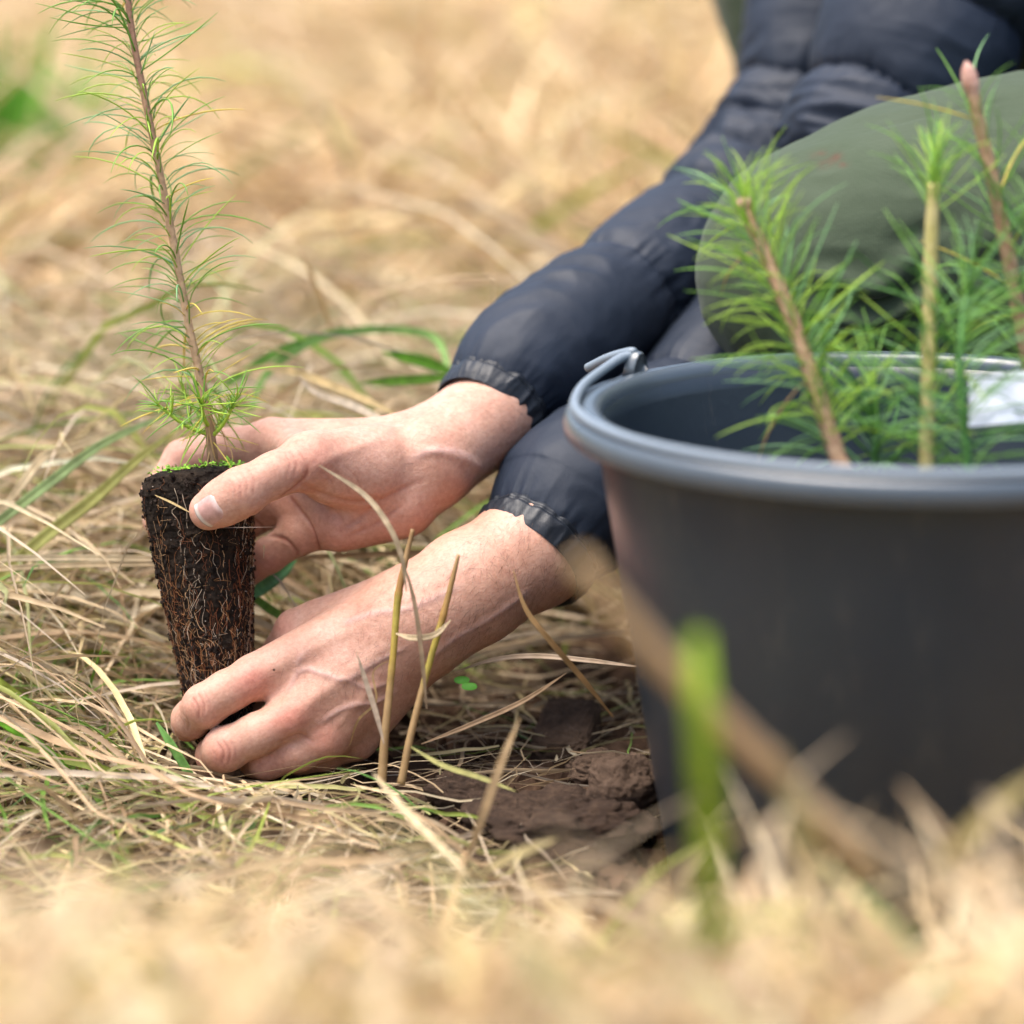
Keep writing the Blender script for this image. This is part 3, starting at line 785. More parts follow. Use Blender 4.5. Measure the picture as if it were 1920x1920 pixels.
nt = M['trouser'].node_tree; bs = nt.nodes['Principled BSDF']
src = bs.inputs['Base Color'].links[0].from_socket
sc_ = nt.nodes.new('ShaderNodeSeparateColor'); nt.links.new(attr(nt), sc_.inputs[0])
nt.links.new(mixc(nt, mult(nt, sc_.outputs[0], 0.7), src, (0.085, 0.04, 0.026)), bs.inputs['Base Color'])
trousers = empty('trousers', ORI['person']); trousers.parent = person; trousers.location = (0, 0, 0); ORI['trousers'] = ORI['person']
KN = 4.2
fr = -2.0
v, q, c = limb([(1543, 505, KN, 5.8), (1720, 482, KN + 1, 6.7), (1920, 470, KN + 2, 7.6), (2400, 430, KN + 7, 9.0)], 0.24, 400,
    [([(1520, 545), (1580, 560), (1640, 575), (1700, 545), (1760, 480)], -0.75, 0.42), ([(1500, 520), (1570, 530), (1640, 545), (1700, 505)], 0.45, 0.5),
     ([(1470, 610), (1540, 625), (1620, 640), (1720, 600), (1860, 560)], -0.9, 0.5), ([(1500, 585), (1580, 598), (1660, 606), (1740, 560), (1800, 500)], 0.4, 0.5),
     ([(1580, 690), (1660, 672), (1760, 640), (1900, 620)], -0.6, 0.5), ([(1640, 480), (1720, 440), (1800, 410)], -0.3, 0.45), ([(1760, 560), (1840, 500), (1915, 470)], -0.5, 0.5), ([(1600, 250), (1750, 212), (1910, 185)], -0.07, .12)],
    [(1535, 292, 0, .3), (1548, 308, 0, .3), (1566, 298, 0, .3), (1582, 312, 0, .2)])
o = obj('trouser_leg', toW(v), q, M['trouser'], trousers, col=c); o['label'] = 'olive thigh and knee behind the bucket'
v, q, c = limb([(1600, 560, KN + 1.5, 5.3), (1660, 800, KN + 4.5, 5.0), (1760, 1200, KN + 9, 4.6), (1900, 1300, KN + 14, 4.3), (2300, 1300, KN + 20, 4.3)], 0.3, 420, [])
obj('trouser_leg', toW(v), q, M['trouser'], trousers, col=c)
v, q, c = limb([(1528, -45, 40, 6.1), (1610, 300, 40, 5.6), (1700, 800, 42, 5.0)], 0.35, 440, [])
o = obj('trouser_leg', toW(v), q, M['trouser'], trousers, col=c); o['label'] = 'olive far knee behind the sleeve'
v, q, c = limb([(1528, -45, 40, 6.1), (1900, -60, 38, 7.5), (2400, 300, 34, 9)], 0.4, 450, [])
obj('trouser_leg', toW(v), q, M['trouser'], trousers, col=c)

# ================================================================== SEEDLING IN THE HANDS
def icos():
    t = (1 + 5 ** .5) / 2
    v = np.array([[-1, t, 0], [1, t, 0], [-1, -t, 0], [1, -t, 0], [0, -1, t], [0, 1, t], [0, -1, -t], [0, 1, -t], [t, 0, -1], [t, 0, 1], [-t, 0, -1], [-t, 0, 1]], float)
    f = np.array([[0, 11, 5], [0, 5, 1], [0, 1, 7], [0, 7, 10], [0, 10, 11], [1, 5, 9], [5, 11, 4], [11, 10, 2], [10, 7, 6], [7, 1, 8], [3, 9, 4], [3, 4, 2], [3, 2, 6], [3, 6, 8], [3, 8, 9], [4, 9, 5], [2, 4, 11], [6, 2, 10], [8, 6, 7], [9, 8, 1]])
    return v / np.linalg.norm(v[0]), f
ICV, ICF = icos()
def lumps(centres, sizes, cols, seed):
    """many small irregular lumps in one mesh"""
    rg = np.random.default_rng(seed); n = len(centres)
    sc = np.asarray(sizes)[:, None, None] * (1 + 0.38 * rg.normal(size=(n, 12, 1)).clip(-1.5, 1.5)) * (0.65 + 0.7 * rg.random((n, 1, 3)))
    v = centres[:, None, :] + ICV[None] * sc
    f = ICF[None] + 12 * np.arange(n)[:, None, None]
    return v.reshape(-1, 3), f.reshape(-1, 3), np.repeat(cols, 12, axis=0)
def needle_mesh(name, e0, e1, side, r, mat, twist=0.0):
    n = 8; t = np.linspace(0, 1, n)
    el = np.radians(e0 + (e1 - e0) * t ** 0.8); az = np.radians(side * t)
    d = np.stack([np.cos(el) * np.cos(az), np.cos(el) * np.sin(az), np.sin(el)], 1) / (n - 1)
    c = np.vstack([[0, 0, 0], np.cumsum(d[:-1], 0)])
    v, F = tube(c, r * np.interp(t, [0, .1, .75, 1], [0.8, 1, 0.95, 0.25]), n, 4, True, ref=[0.02, 1, 0.1], rfun=lambda S, TH, RR, cc: RR * (1 - 0.35 * np.abs(np.sin(TH))))
    return new_mesh(name, v, F, mat)
NV = {}
E0s = [42, 30, 22, 50, 15, 35, 28, 10]; E1s = [-28, -20, 5, -40, -10, -8, -34, 18]
def nset(key, mat, r, e0s, e1s):
    NV[key] = [needle_mesh('needle', a, b, s, r, M[mat]) for a, b, s in zip(e0s, e1s, (-14, 10, 4, -6, 18, -20, 0, 8))]
E0 = [48, 38, 30, 55, 25, 42, 34, 20]; E1 = [-62, -70, -48, -82, -36, -55, -75, -28]
nset('green', 'n_green', 0.0128, E0, E1); nset('blue', 'n_blue', 0.0128, E0, E1); nset('lime', 'n_lime', 0.0128, E0, E1)
nset('yellow', 'n_yellow', 0.0145, [18, 10, 25, 5, 12, 20, 8, 0], [-20, -8, -30, -12, -25, 5, -16, -22]); nset('deep', 'n_deep', 0.0115, E0s, E1s); nset('sgreen', 'n_green', 0.0115, E0s, E1s); nset('slime', 'n_lime', 0.0115, E0s, E1s); nset('sblue', 'n_blue', 0.0115, E0s, E1s)
nset('tan', 'n_tan', 0.017, [-20, -35, -50, -60, -30, -10, -45, -65], [-75, -80, -70, -85, -60, -70, -88, -80])
nset('tuft', 'n_lime', 0.024, [20, 5, -8, 15, 30, -15, 0, 10], [-15, 10, -30, -10, 5, -20, 20, -35])
nset('tuft2', 'n_green', 0.024, [20, 5, -8, 15, 30, -15, 0, 10], [-15, 10, -30, -10, 5, -20, 20, -35])
def put_needle(parent, key, pos, out, up, L):
    """pos world, out and up world directions, L metres"""
    out = out / np.linalg.norm(out); z = up - out * (up @ out); z /= np.linalg.norm(z); y = np.cross(z, out)
    Mx = np.eye(4); Mx[:3, 0] = out * L; Mx[:3, 1] = y * L; Mx[:3, 2] = z * L; Mx[:3, 3] = pos
    return place('needle', random.choice(NV[key]), parent, Mx)
def perp(a, ang):
    a = a / np.linalg.norm(a); r = np.array([1.0, 0, 0]) if abs(a[0]) < .8 else np.array([0, 1.0, 0])
    x = r - a * (a @ r); x /= np.linalg.norm(x); return math.cos(ang) * x + math.sin(ang) * np.cross(a, x)
def tuft(parent, base, axis_, n, spread, L, keys):
    axis_ = axis_ / np.linalg.norm(axis_)
    for i in range(n):
        o = perp(axis_, random.uniform(0, 6.283)); s = math.radians(random.uniform(0.15, 1) * spread)
        put_needle(parent, random.choice(keys), base + axis_ * random.uniform(-.3, .1) * L, axis_ * math.cos(s) + o * math.sin(s), axis_ + o * .2 + np.array([0, 0, .2]), L * random.uniform(.65, 1.15))

PLUG_A, PLUG_B = P(366, 884, 0.1), P(420, 1394, 0.0)
plug_s = np.array([0, .012, .05, .12, .3, .6, .9, .975, 1.0]); plug_r = np.array([1.85, 2.12, 2.31, 2.34, 2.10, 1.74, 1.27, 1.10, 0.82])
pax = PLUG_B - PLUG_A; plen = np.linalg.norm(pax); pax /= plen
pn = np.cross(pax, [0, 0, 1.0]); pn /= np.linalg.norm(pn); pb = np.cross(pax, pn)
def plug_point(s, th, off=0.0):
    sq = (np.abs(np.cos(th + .25)) ** 3.4 + np.abs(np.sin(th + .25)) ** 3.4) ** (-1 / 3.4)
    r = np.interp(s, plug_s, plug_r) * (.30 + .70 * sq) / (.30 + .70 * 1.03) + off
    q = np.stack([np.cos(th) * 1.5, np.sin(th) * 1.5, s * 9], -1)
    r = r + 0.07 * fbm(q * 1.3, 3, 90) - 0.045 * (np.abs(np.sin(th * 5)) < .22) * (s > .08)
    return PLUG_A + s[..., None] * plen * pax + r[..., None] * (np.cos(th)[..., None] * pn + np.sin(th)[..., None] * pb)
S_, T_ = np.meshgrid(np.linspace(0, 1, 260), np.linspace(0, 2 * math.pi, 240, endpoint=False), indexing='ij')
pv = plug_point(S_, T_)
q3 = pv * 4.5
rough = 0.15 * fbm(q3 * .7, 5, 95, 0.65) + 0.06 * (1 - 2 * np.abs(noise3(q3 * 1.3, 96)))
pv = pv + rough[..., None] * (np.cos(T_)[..., None] * pn + np.sin(T_)[..., None] * pb)
pv = pv.reshape(-1, 3); k = len(pv)
rings = []; top = pv[:240]; bot = pv[-240:]
pf = [grid_faces(260, 240)]
tc = top.mean(0)
for u in (0.8, 0.55, 0.3, 0.05):
    rr = tc + (top - tc) * u; rr = rr - pax * (0.10 + 0.16 * fbm(rr * 2.2, 3, 99))[:, None]; rings.append(rr)
allv = np.vstack([pv] + rings + [bot.mean(0)[None]])
prev = np.arange(240)
for i in range(4):
    cur = k + 240 * i + np.arange(240); pf.append(np.stack([prev, np.roll(prev, -1), np.roll(cur, -1), cur], 1)[:, ::-1]); prev = cur
pf.append(np.stack([np.full(240, k + 960), (259 * 240 + np.arange(240)), 259 * 240 + (np.arange(240) + 1) % 240], 1))
base_w = toW(PLUG_B)
seedling = empty('pine_seedling', base_w)
tag(seedling, 'tall pine seedling held between both hands with its dark root plug bare', 'seedling')
plug = obj('root_plug', toW(allv), pf, M['peat'], seedling)
# fine roots wandering over the plug
rg = np.random.default_rng(3); rb = Bag()
pal = [(0.17, 0.055, 0.022), (0.24, 0.09, 0.035), (0.36, 0.17, 0.065), (0.46, 0.29, 0.15), (0.52, 0.42, 0.31)]
def root_line(s0, th0, n, ds, dth, wob, r, col, lift):
    s = s0 + np.cumsum(np.concatenate([[0], ds * (0.6 + .8 * rg.random(n - 1))]))
    th = th0 + np.cumsum(np.concatenate([[0], dth + wob * rg.normal(size=n - 1)]))
    s = np.clip(s, 0.012, 0.992)
    c = plug_point(s, th, lift + 0.045 * rg.random(n))
    v, F = tube(c, r * np.linspace(1, .6, n), n * 2, 4, False); rb.add(toW(v), F, np.array(col) * rg.uniform(.75, 1.2))
for i in range(170):
    s0 = rg.uniform(0.02, 0.7); n = int(rg.integers(8, 24))
    root_line(s0, rg.uniform(0, 6.283), n, 0.020, rg.normal(0, .008), 0.055, .008 + .022 * rg.random() ** 2.2, pal[int(rg.choice(5, p=[.30, .26, .18, .14, .12]))], 0.03)
for i in range(620):
    s0 = 0.02 + 0.96 * rg.random() ** 0.75; low = s0 > .5
    root_line(s0, rg.uniform(0, 6.283), int(rg.integers(5, 10)), rg.normal(0.006, .014), rg.normal(0, .022), 0.07, rg.uniform(.006, .013),
              pal[int(rg.choice(5, p=[.15, .2, .25, .25, .15] if low else [.36, .3, .16, .08, .10]))], 0.06)
for i in range(520):   # the tan lattice towards the foot
    s0 = 1 - 0.6 * rg.random() ** 1.4
    root_line(s0, rg.uniform(0, 6.283), int(rg.integers(5, 10)), rg.normal(0.012, .008), rg.normal(0, .02), 0.05, rg.uniform(.006, .014), pal[int(rg.choice(5, p=[.10, .18, .27, .27, .18]))], 0.05)
v, F, c = rb.get(); o = obj('fine_roots', v, F, M['root'], plug, col=c); o['kind'] = 'stuff'
nC = 2600; s = rg.random(nC) * .98 + .01; th = rg.random(nC) * 6.283
cc = plug_point(s, th, 0.07); colr = np.tile([[0.014, 0.010, 0.008]], (nC, 1)) * rg.uniform(.6, 2.4, (nC, 1)); wh = rg.random(nC) < .05; colr[wh] = (0.42, 0.37, 0.32)
sz = .02 + .10 * rg.random(nC) ** 2.5; sz[wh] = .022
v, f, c = lumps(cc, sz, colr, 4); o = obj('peat_crumbs', toW(v), f, M['crumb'], plug, col=c, smooth=False); o['kind'] = 'stuff'
# moss on the rim of the plug
mb = Bag()
for i in range(330):
    th = rg.uniform(0, 6.283); 
    if noise3(np.array([math.cos(th) * 1.7, math.sin(th) * 1.7, .5]), 12) < -.1: continue
    u = rg.uniform(.55, 1.05)
    q = plug_point(np.array(0.0), np.array(th)); q = PLUG_A + (q - PLUG_A) * u * 1.08 - pax * rg.uniform(.05, .26)
    a = rg.normal(size=3); a[1] *= .5; a /= np.linalg.norm(a); b_ = np.cross(a, [0.1, 1, -.2]); b_ /= np.linalg.norm(b_)
    L = rg.uniform(.12, .27)
    pts_ = np.array([q, q + a * L * .5 + b_ * L * .45, q + a * L * 1.1 + np.array([0, .05, 0]), q + a * L * .5 - b_ * L * .45, q + a * L * .5 + np.array([0, .06, 0])])
    mb.add(toW(pts_), np.array([[0, 1, 4], [1, 2, 4], [2, 3, 4], [3, 0, 4]]), np.array([0.19, 0.40, 0.03]) * rg.uniform(.6, 1.5))
v, F, c = mb.get(); o = obj('moss', v, F, M['moss'], plug, col=c); o['kind'] = 'stuff'

M['stemc'] = attr_mat('seedling_stem_bark', .7, .3, 500)
stem_px = [(402, 905, .1), (396, 830, 0), (386, 755, 0), (372, 690, .1), (352, 600, .2), (330, 480, .2), (302, 335, .1), (273, 190, 0), (249, 70, -.1), (238, -20, -.1), (226, -90, 0)]
SP = toW(PP(stem_px))
v, F = tube(SP, np.array([.26, .225, .20, .185, .18, .175, .165, .16, .155, .14, .09]) / 100, 240, 18, True,
            rfun=lambda S, TH, RR, c: RR * (1 + 0.10 * fbm(np.stack([np.cos(TH) * 2, np.sin(TH) * 2, S * 400], -1), 3, 70) + 0.16 * np.clip(noise3(np.stack([np.cos(TH) * 1.4, np.sin(TH) * 1.4, S * 260], -1), 71) - .25, 0, 1)))
tt_ = np.concatenate([np.repeat(np.linspace(0, 1, 240), 18), [0, 1]]); sc3 = np.stack([np.interp(tt_, [0, .1, .3, .55, .8, 1], q_) for q_ in ([.26, .36, .48, .46, .36, .28], [.16, .23, .32, .29, .20, .145], [.085, .13, .185, .17, .13, .10])], 1)
obj('stem', v, F, M['stemc'], seedling, col=sc3)
C_, U_ = catmull(SP, 400)
def stem_at(C, f):
    i = int(np.clip(f * (len(C) - 1), 1, len(C) - 2)); t = C[i + 1] - C[i - 1]; return C[i], t / np.linalg.norm(t)
ga = 0.0
n_main = 260
for i in range(n_main):
    f = 0.14 + 0.80 * (i / (n_main - 1)) ** 0.92
    p, t = stem_at(C_, f); ga += 2.399 + random.uniform(-.35, .35)
    o_ = perp(t, ga)
    o_ = o_ / np.linalg.norm(o_); o_[1] *= 0.9
    L = 0.039 * (1.0 - 0.12 * f) * random.uniform(.55, 1.25)
    if random.random() < .12: continue
    low = f < .33
    key = random.choices(['yellow', 'green', 'blue', 'lime'], [.5, .3, .1, .1] if (low and f > .2) else ([.2, .4, .1, .3] if low else [.03, .40, .30, .27]))[0]
    if random.random() < .6 and key != 'yellow': key = 's' + key
    put_needle(seedling, key, p + o_ * .0021, o_ + t * random.gauss(.12 if not low else 0, .18), t + np.array([random.gauss(0, .3), random.gauss(0, .3), .25]), L * (1.1 if low else 1))
p, t = stem_at(C_, .93); tuft(seedling, p, t, 26, 62, .030, ['green', 'blue', 'deep'])
p, t = stem_at(C_, .865); sh = toW(P(196, 50, -.4))
for k_ in range(5): put_needle(seedling, 'deep', p, sh - p + np.array([0, 0, .003 * k_ - .004]), np.array([0, 0, 1.0]), .034)
# side shoots low on the stem
for (bx, by, tx, ty, tw, n_) in ((392, 815, 300, 762, -.9, 24), (396, 820, 440, 755, -.9, 26), (392, 800, 376, 758, -1.4, 22), (398, 800, 345, 735, .9, 16), (396, 812, 420, 770, 1.2, 14)):
    a, b_ = toW(P(bx, by, 0)), toW(P(tx, ty, tw)); m_ = (a + b_) / 2 - np.array([0, 0, .002])
    v, F = tube(np.array([a, m_, b_]), [.0011, .0009, .0007], 12, 6); obj('side_shoot', v, F, M['n_lime'], seedling)
    d = b_ - a
    tuft(seedling, b_, d, n_ // 2 + 4, 75, .0165, ['tuft', 'tuft', 'tuft2'])
    for k_ in range(n_ // 2):
        u = random.uniform(.25, 1); put_needle(seedling, random.choice(['tuft', 'tuft2', 'green']), a + d * u, perp(d, random.uniform(0, 6.283)) + d / np.linalg.norm(d) * .4, np.array([0, 0, 1.0]), random.uniform(.013, .023))
for k_ in range(26):   # withered and hanging needles round the collar
    p, t = stem_at(C_, random.uniform(.05, .17)); o_ = perp(t, random.uniform(0, 6.283))
    put_needle(seedling, random.choice(['tan', 'tan', 'yellow', 'tuft']), p, o_ * .8 - t * .5, t, random.uniform(.014, .028))

# ================================================================== BUCKET
RIMC = toW(P(1698, 764, -14.5)); RIMR = 0.136
BOT = zg(RIMC[0], RIMC[1]) + 0.004
BH = RIMC[2] - BOT
def lathe(profile, sides=160, center=RIMC):
    pr = np.asarray(profile, float); th = np.linspace(0, 2 * math.pi, sides, endpoint=False)
    v = np.stack([pr[:, 0][:, None] * np.cos(th), pr[:, 0][:, None] * np.sin(th), pr[:, 1][:, None] * np.ones(sides)], -1) / 100 + center
    return v.reshape(-1, 3), grid_faces(len(pr), sides)
bucket = empty('bucket', np.array([RIMC[0], RIMC[1], BOT]))
tag(bucket, 'dark grey plastic bucket of pine seedlings standing in the dry grass', 'bucket')
hb_ = BH * 100
v, F = lathe([(0.01, -hb_ + .5), (8.3, -hb_ + .5), (8.6, -hb_ + .8), (11.95, -1.2), (12.05, -.45), (12.3, -.45), (12.3, -1.2), (8.95, -hb_ + .3), (8.7, -hb_), (8.2, -hb_ + .15), (0.01, -hb_ + .2)])
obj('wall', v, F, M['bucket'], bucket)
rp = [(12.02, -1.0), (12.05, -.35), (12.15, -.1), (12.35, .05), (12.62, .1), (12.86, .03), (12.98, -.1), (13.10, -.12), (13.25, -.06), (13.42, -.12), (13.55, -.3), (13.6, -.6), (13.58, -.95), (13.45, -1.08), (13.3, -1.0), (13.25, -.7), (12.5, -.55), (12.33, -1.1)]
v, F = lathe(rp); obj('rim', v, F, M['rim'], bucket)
def rim_pt(phi, r, z): return RIMC + np.array([r * math.cos(phi), r * math.sin(phi), z]) / 100
PHI = R(143)
# lug: a rounded ear standing on the rim
for ph in (PHI, PHI + math.pi):
    rd = np.array([math.cos(ph), math.sin(ph), 0]); tg = np.array([-math.sin(ph), math.cos(ph), 0]); up = np.array([0, 0, 1.0])
    prof = [(-1.3, -.2), (-1.0, .5), (-.72, 1.05), (-.35, 1.42), (0, 1.5), (.35, 1.42), (.72, 1.05), (1.0, .5), (1.3, -.2)]
    b = Bag(); pts_ = []; prof = [(a_ * .55, c_ * .62) for a_, c_ in prof]
    for rr in (12.75, 12.85, 13.2, 13.3):
        sc = 1.0 if rr in (12.85, 13.2) else .9
        pts_ += [RIMC + rd * rr / 100 + tg * a * sc / 100 + up * c_ * sc / 100 for a, c_ in prof]
    m_ = len(prof); fs = []
    for i in range(3):
        for j in range(m_): fs.append([i * m_ + j, i * m_ + (j + 1) % m_, (i + 1) * m_ + (j + 1) % m_, (i + 1) * m_ + j])
    caps_ = [[0, j, j + 1] for j in range(1, m_ - 1)] + [[3 * m_, 3 * m_ + j + 1, 3 * m_ + j] for j in range(1, m_ - 1)]
    obj('handle_lug', np.array(pts_), [np.array(fs), np.array(caps_)], M['rim'], bucket)
bail = [rim_pt(PHI, 13.15, .72), rim_pt(PHI + .04, 13.4, .66), rim_pt(PHI + .12, 13.45, .45), rim_pt(PHI + .35, 13.25, .22)] + [rim_pt(PHI + a, 13.16, .12) for a in np.linspace(.6, math.pi - .6, 12)] + [rim_pt(PHI + math.pi - .35, 13.25, .22), rim_pt(PHI + math.pi - .12, 13.45, .45), rim_pt(PHI + math.pi - .04, 13.4, .66), rim_pt(PHI + math.pi, 13.15, .72)]
v, F = tube(np.array(bail), .0021, 200, 10); obj('bail_handle', v, F, M['wire'], bucket)
e1 = toW(P(1102, 690, -4.6)); e0_ = rim_pt(PHI, 13.3, .85)
v, F = tube(np.array([rim_pt(PHI, 13.1, .80), e0_, (e0_ + e1) / 2 + np.array([0, 0, .001]), e1]), .0021, 24, 10); obj('bail_end', v, F, M['wire'], bucket)

# ================================================================== SEEDLINGS IN THE BUCKET
def bucket_seedling(label, pts, rad, bark, needles, L, keys, tip, f0, f1, grp='pine seedlings standing in the bucket', bend=None, tipn=0):
    pts = toW(PP(pts))
    d0 = pts[0] - pts[1]; d0 /= np.linalg.norm(d0); d0 = d0 * .5 + np.array([0, 0, -1.0]) * .5; d0 /= np.linalg.norm(d0)
    # the stem goes on down into the bucket to its own root plug
    c_xy = RIMC[:2]
    p1 = pts[0] + d0 * .045; p2 = p1 + np.array([0, 0, -.035])
    off = p2[:2] - c_xy; rmax = .060
    if np.linalg.norm(off) > rmax: p2[:2] = c_xy + off / np.linalg.norm(off) * rmax
    root = empty('pine_seedling', p2 + np.array([0, 0, -.10])); tag(root, label, 'seedling', grp)
    allp = np.vstack([p2, p1, pts])
    v, F = tube(allp, np.interp(np.linspace(0, 1, len(allp)), [0, .3, 1], [rad * 1.1, rad, rad * .72]), 140, 14, True,
                rfun=lambda S, TH, RR, c: RR * (1 + 0.13 * fbm(np.stack([np.cos(TH) * 2, np.sin(TH) * 2, S * 330], -1), 3, 75)))
    obj('stem', v, F, M[bark], root)
    z0_ = max(p2[2] - .105, BOT + .008)
    v, F = tube(np.array([[p2[0], p2[1], p2[2] + .004], [p2[0], p2[1], p2[2]], [p2[0], p2[1], (p2[2] + z0_) / 2], [p2[0], p2[1], z0_]]), [.019, .021, .018, .013], 40, 30, True,
                rfun=lambda S, TH, RR, c: RR * (1 + 0.06 * fbm(np.stack([np.cos(TH) * 3, np.sin(TH) * 3, S * 200], -1), 3, 76)))
    obj('root_plug', v, F, M['peat'], root)
    C, _ = catmull(pts, 300); g = random.random() * 6
    for i in range(needles):
        f = f0 + (f1 - f0) * i / max(1, needles - 1); p, t = stem_at(C, f); g += 2.399 + random.uniform(-.4, .4); o_ = perp(t, g)
        up_ = .15 + .55 * f
        put_needle(root, random.choices(keys[0], keys[1])[0], p + o_ * rad * .7, o_ + t * random.gauss(up_, .3) + perp(t, g + 1.57) * random.gauss(0, .45), t + np.array([random.gauss(0, .9), random.gauss(0, .9), .2]), L * random.uniform(.7, 1.25))
    p, t = stem_at(C, .985)
    if tipn: tuft(root, p, t, tipn, 70, L * .85, keys[0][:2])
    if tip:
        a = C[-1]; v, F = tube(np.array([a - t * .002, a + t * tip * .3, a + t * tip * .75, a + t * tip]), [rad * .6, rad * 1.05, rad * .8, rad * .15], 24, 12)
        obj('bud', v, F, M['bud'], root)
    return root
bucket_seedling('leaning bucket seedling with dense bright needles and a brown stem', [(1585, 900, -17), (1568, 850, -16.8), (1520, 700, -16.2), (1470, 560, -15.5), (1425, 455, -15), (1398, 392, -14.8)], .0036, 'bark', 190, .037,
                (['slime', 'sgreen', 'lime', 'sblue', 'tan'], [.34, .30, .18, .16, .02]), .005, .12, .99, tipn=34)
bucket_seedling('upright bucket seedling with a pale green stem and a tufted top', [(1738, 900, -16), (1738, 850, -16), (1741, 700, -15.8), (1744, 520, -15.6), (1748, 400, -15.5), (1750, 345, -15.5)], .0034, 'bark_pale', 60, .043,
                (['sgreen', 'slime', 'deep', 'sblue'], [.45, .2, .15, .2]), 0, .05, .55, tipn=46)
bucket_seedling('tallest bucket seedling with a tan stem ending in a fat pink bud', [(1950, 800, -13), (1925, 660, -13.2), (1890, 480, -13.6), (1862, 340, -14), (1838, 240, -14.2), (1824, 175, -14.4)], .0033, 'bark', 84, .034,
                (['sgreen', 'sblue', 'yellow'], [.55, .35, .10]), .013, .05, .96)
bucket_seedling('bucket seedling with deep green needles half hidden behind the pale stem', [(1815, 905, -19), (1810, 820, -19), (1800, 700, -19), (1805, 600, -18.5), (1816, 540, -18)], .0016, 'n_deep', 46, .050,
                (['sgreen', 'sblue', 'deep'], [.3, .2, .5]), 0, .02, .98, tipn=14)
bucket_seedling('bucket seedling bending over at the right edge of the photo', [(2005, 880, -17), (1995, 760, -17), (1975, 640, -17), (1955, 520, -17), (1950, 430, -17)], .0018, 'n_deep', 44, .048,
                (['sgreen', 'sblue', 'deep'], [.3, .2, .5]), 0, .02, .98, tipn=12)
bucket_seedling('short bucket seedling with arching needles low beside the leaning one', [(1640, 930, -15), (1640, 860, -15), (1645, 800, -15), (1640, 750, -15)], .0016, 'n_deep', 40, .050,
                (['sgreen', 'sblue', 'deep'], [.3, .25, .45]), 0, .02, .98, tipn=8)
# white film label leaning on the inside of the bucket
lc = P(1880, 746, -15.0); U2, V2 = np.meshgrid(np.linspace(-1, 1, 24), np.linspace(-1, 1, 18), indexing='ij')
lw = np.stack([lc[0] + 1.35 * U2 + .1 * V2, lc[1] + 1.05 * V2 + .12 * U2, lc[2] + .75 * V2 + .10 * np.sin(U2 * 3 + V2 * 2) + .12 * fbm(np.stack([U2 * 2, V2 * 2, 0 * U2], -1), 3, 8)], -1).reshape(-1, 3)
back = lw + [0, 0, .05]; f1_ = grid_faces(24, 18, False)
obj_l = obj('plant_label', toW(np.vstack([lw, back])), [np.vstack([f1_, f1_[:, ::-1] + len(lw)])], M['paper'], origin=toW(lc))
tag(obj_l, 'small crumpled white film label inside the bucket', 'label')

# ================================================================== CLODS OF SOIL
def clod(c, size, mat, seed, label, rot=0.0, tilt=0.0, boxy=0.55, amp=0.10, name='soil_clod'):
    nu, nv_ = 110, 72
    th = np.linspace(0, 2 * math.pi, nu, endpoint=False); ph = np.linspace(-math.pi / 2, math.pi / 2, nv_)
    PH, TH = np.meshgrid(ph, th, indexing='ij')
    g = lambda x: np.sign(x) * np.abs(x) ** boxy
    v = np.stack([g(np.cos(PH)) * g(np.cos(TH)), g(np.cos(PH)) * g(np.sin(TH)), g(np.sin(PH))], -1)
    d = 1 + amp * 1.4 * fbm(v * 1.8 + seed, 4, seed, .6) + .11 * fbm(v * 6, 4, seed + 4, .75)
    v = (v * d[..., None]).reshape(-1, 3) * np.asarray(size)
    cr, sr, ct, st = math.cos(rot), math.sin(rot), math.cos(tilt), math.sin(tilt)
    Rm = np.array([[cr, -sr, 0], [sr, cr, 0], [0, 0, 1]]) @ np.array([[1, 0, 0], [0, ct, -st], [0, st, ct]])
    o = obj(name, v @ Rm.T + c, grid_faces(nv_, nu)[:, ::-1], M[mat], origin=c); tag(o, label, 'soil', 'clods of dug soil'); return o
def on_ground(px, py, lift=0.0):
    """where the sight line through a pixel meets the ground"""
    w_ = -80.0
    while w_ < 900:
        q = toW(P(px, py, w_))
        if q[2] - lift <= zg(q[0], q[1]): return q
        w_ += .25
    return q
clod(on_ground(1062, 1415) + [0, 0, .006], (.0135, .022, .013), 'clod', 5, 'pale block of soil with a smooth spade-cut face beside the bucket', R(-12), R(14), .32, .05)
clod(on_ground(1045, 1590) + [0.0, .004, .006], (.036, .024, .0135), 'clod_dark', 9, 'large dark slab of turned turf in front of the bare soil', R(-6), R(6), .7, .42)
clod(on_ground(1175, 1560) + [0, 0.004, .018], (.016, .015, .013), 'clod', 14, 'rounded brown lump of earth against the foot of the bucket', R(30), R(10), .7, .2)
clod(on_ground(1130, 1480) + [0, 0, .006], (.016, .014, .010), 'clod', 23, 'crumbling brown clod between the cut block and the bucket', R(10), 0, .75, .3)
clod(on_ground(880, 1530) + [0, 0, .006], (.020, .013, .011), 'clod_dark', 31, 'low dark clod at the end of the turf slab nearest the hands', R(-25), 0, .6, .3)
clod(on_ground(1080, 1290) + [0, 0, .004], (.020, .014, .009), 'clod_dark', 37, 'dark crumbly clod under the straw behind the cut block', R(15), 0, .8, .3)

# ================================================================== GRASS AND LITTER
STRAW = np.array([(0.60, 0.455, 0.275), (0.67, 0.54, 0.36), (0.50, 0.365, 0.22), (0.56, 0.46, 0.345), (0.73, 0.635, 0.46), (0.41, 0.285, 0.17), (0.61, 0.51, 0.27)])
GREENS = np.array([(0.16, 0.30, 0.05), (0.30, 0.38, 0.07), (0.10, 0.24, 0.05), (0.40, 0.44, 0.14)])
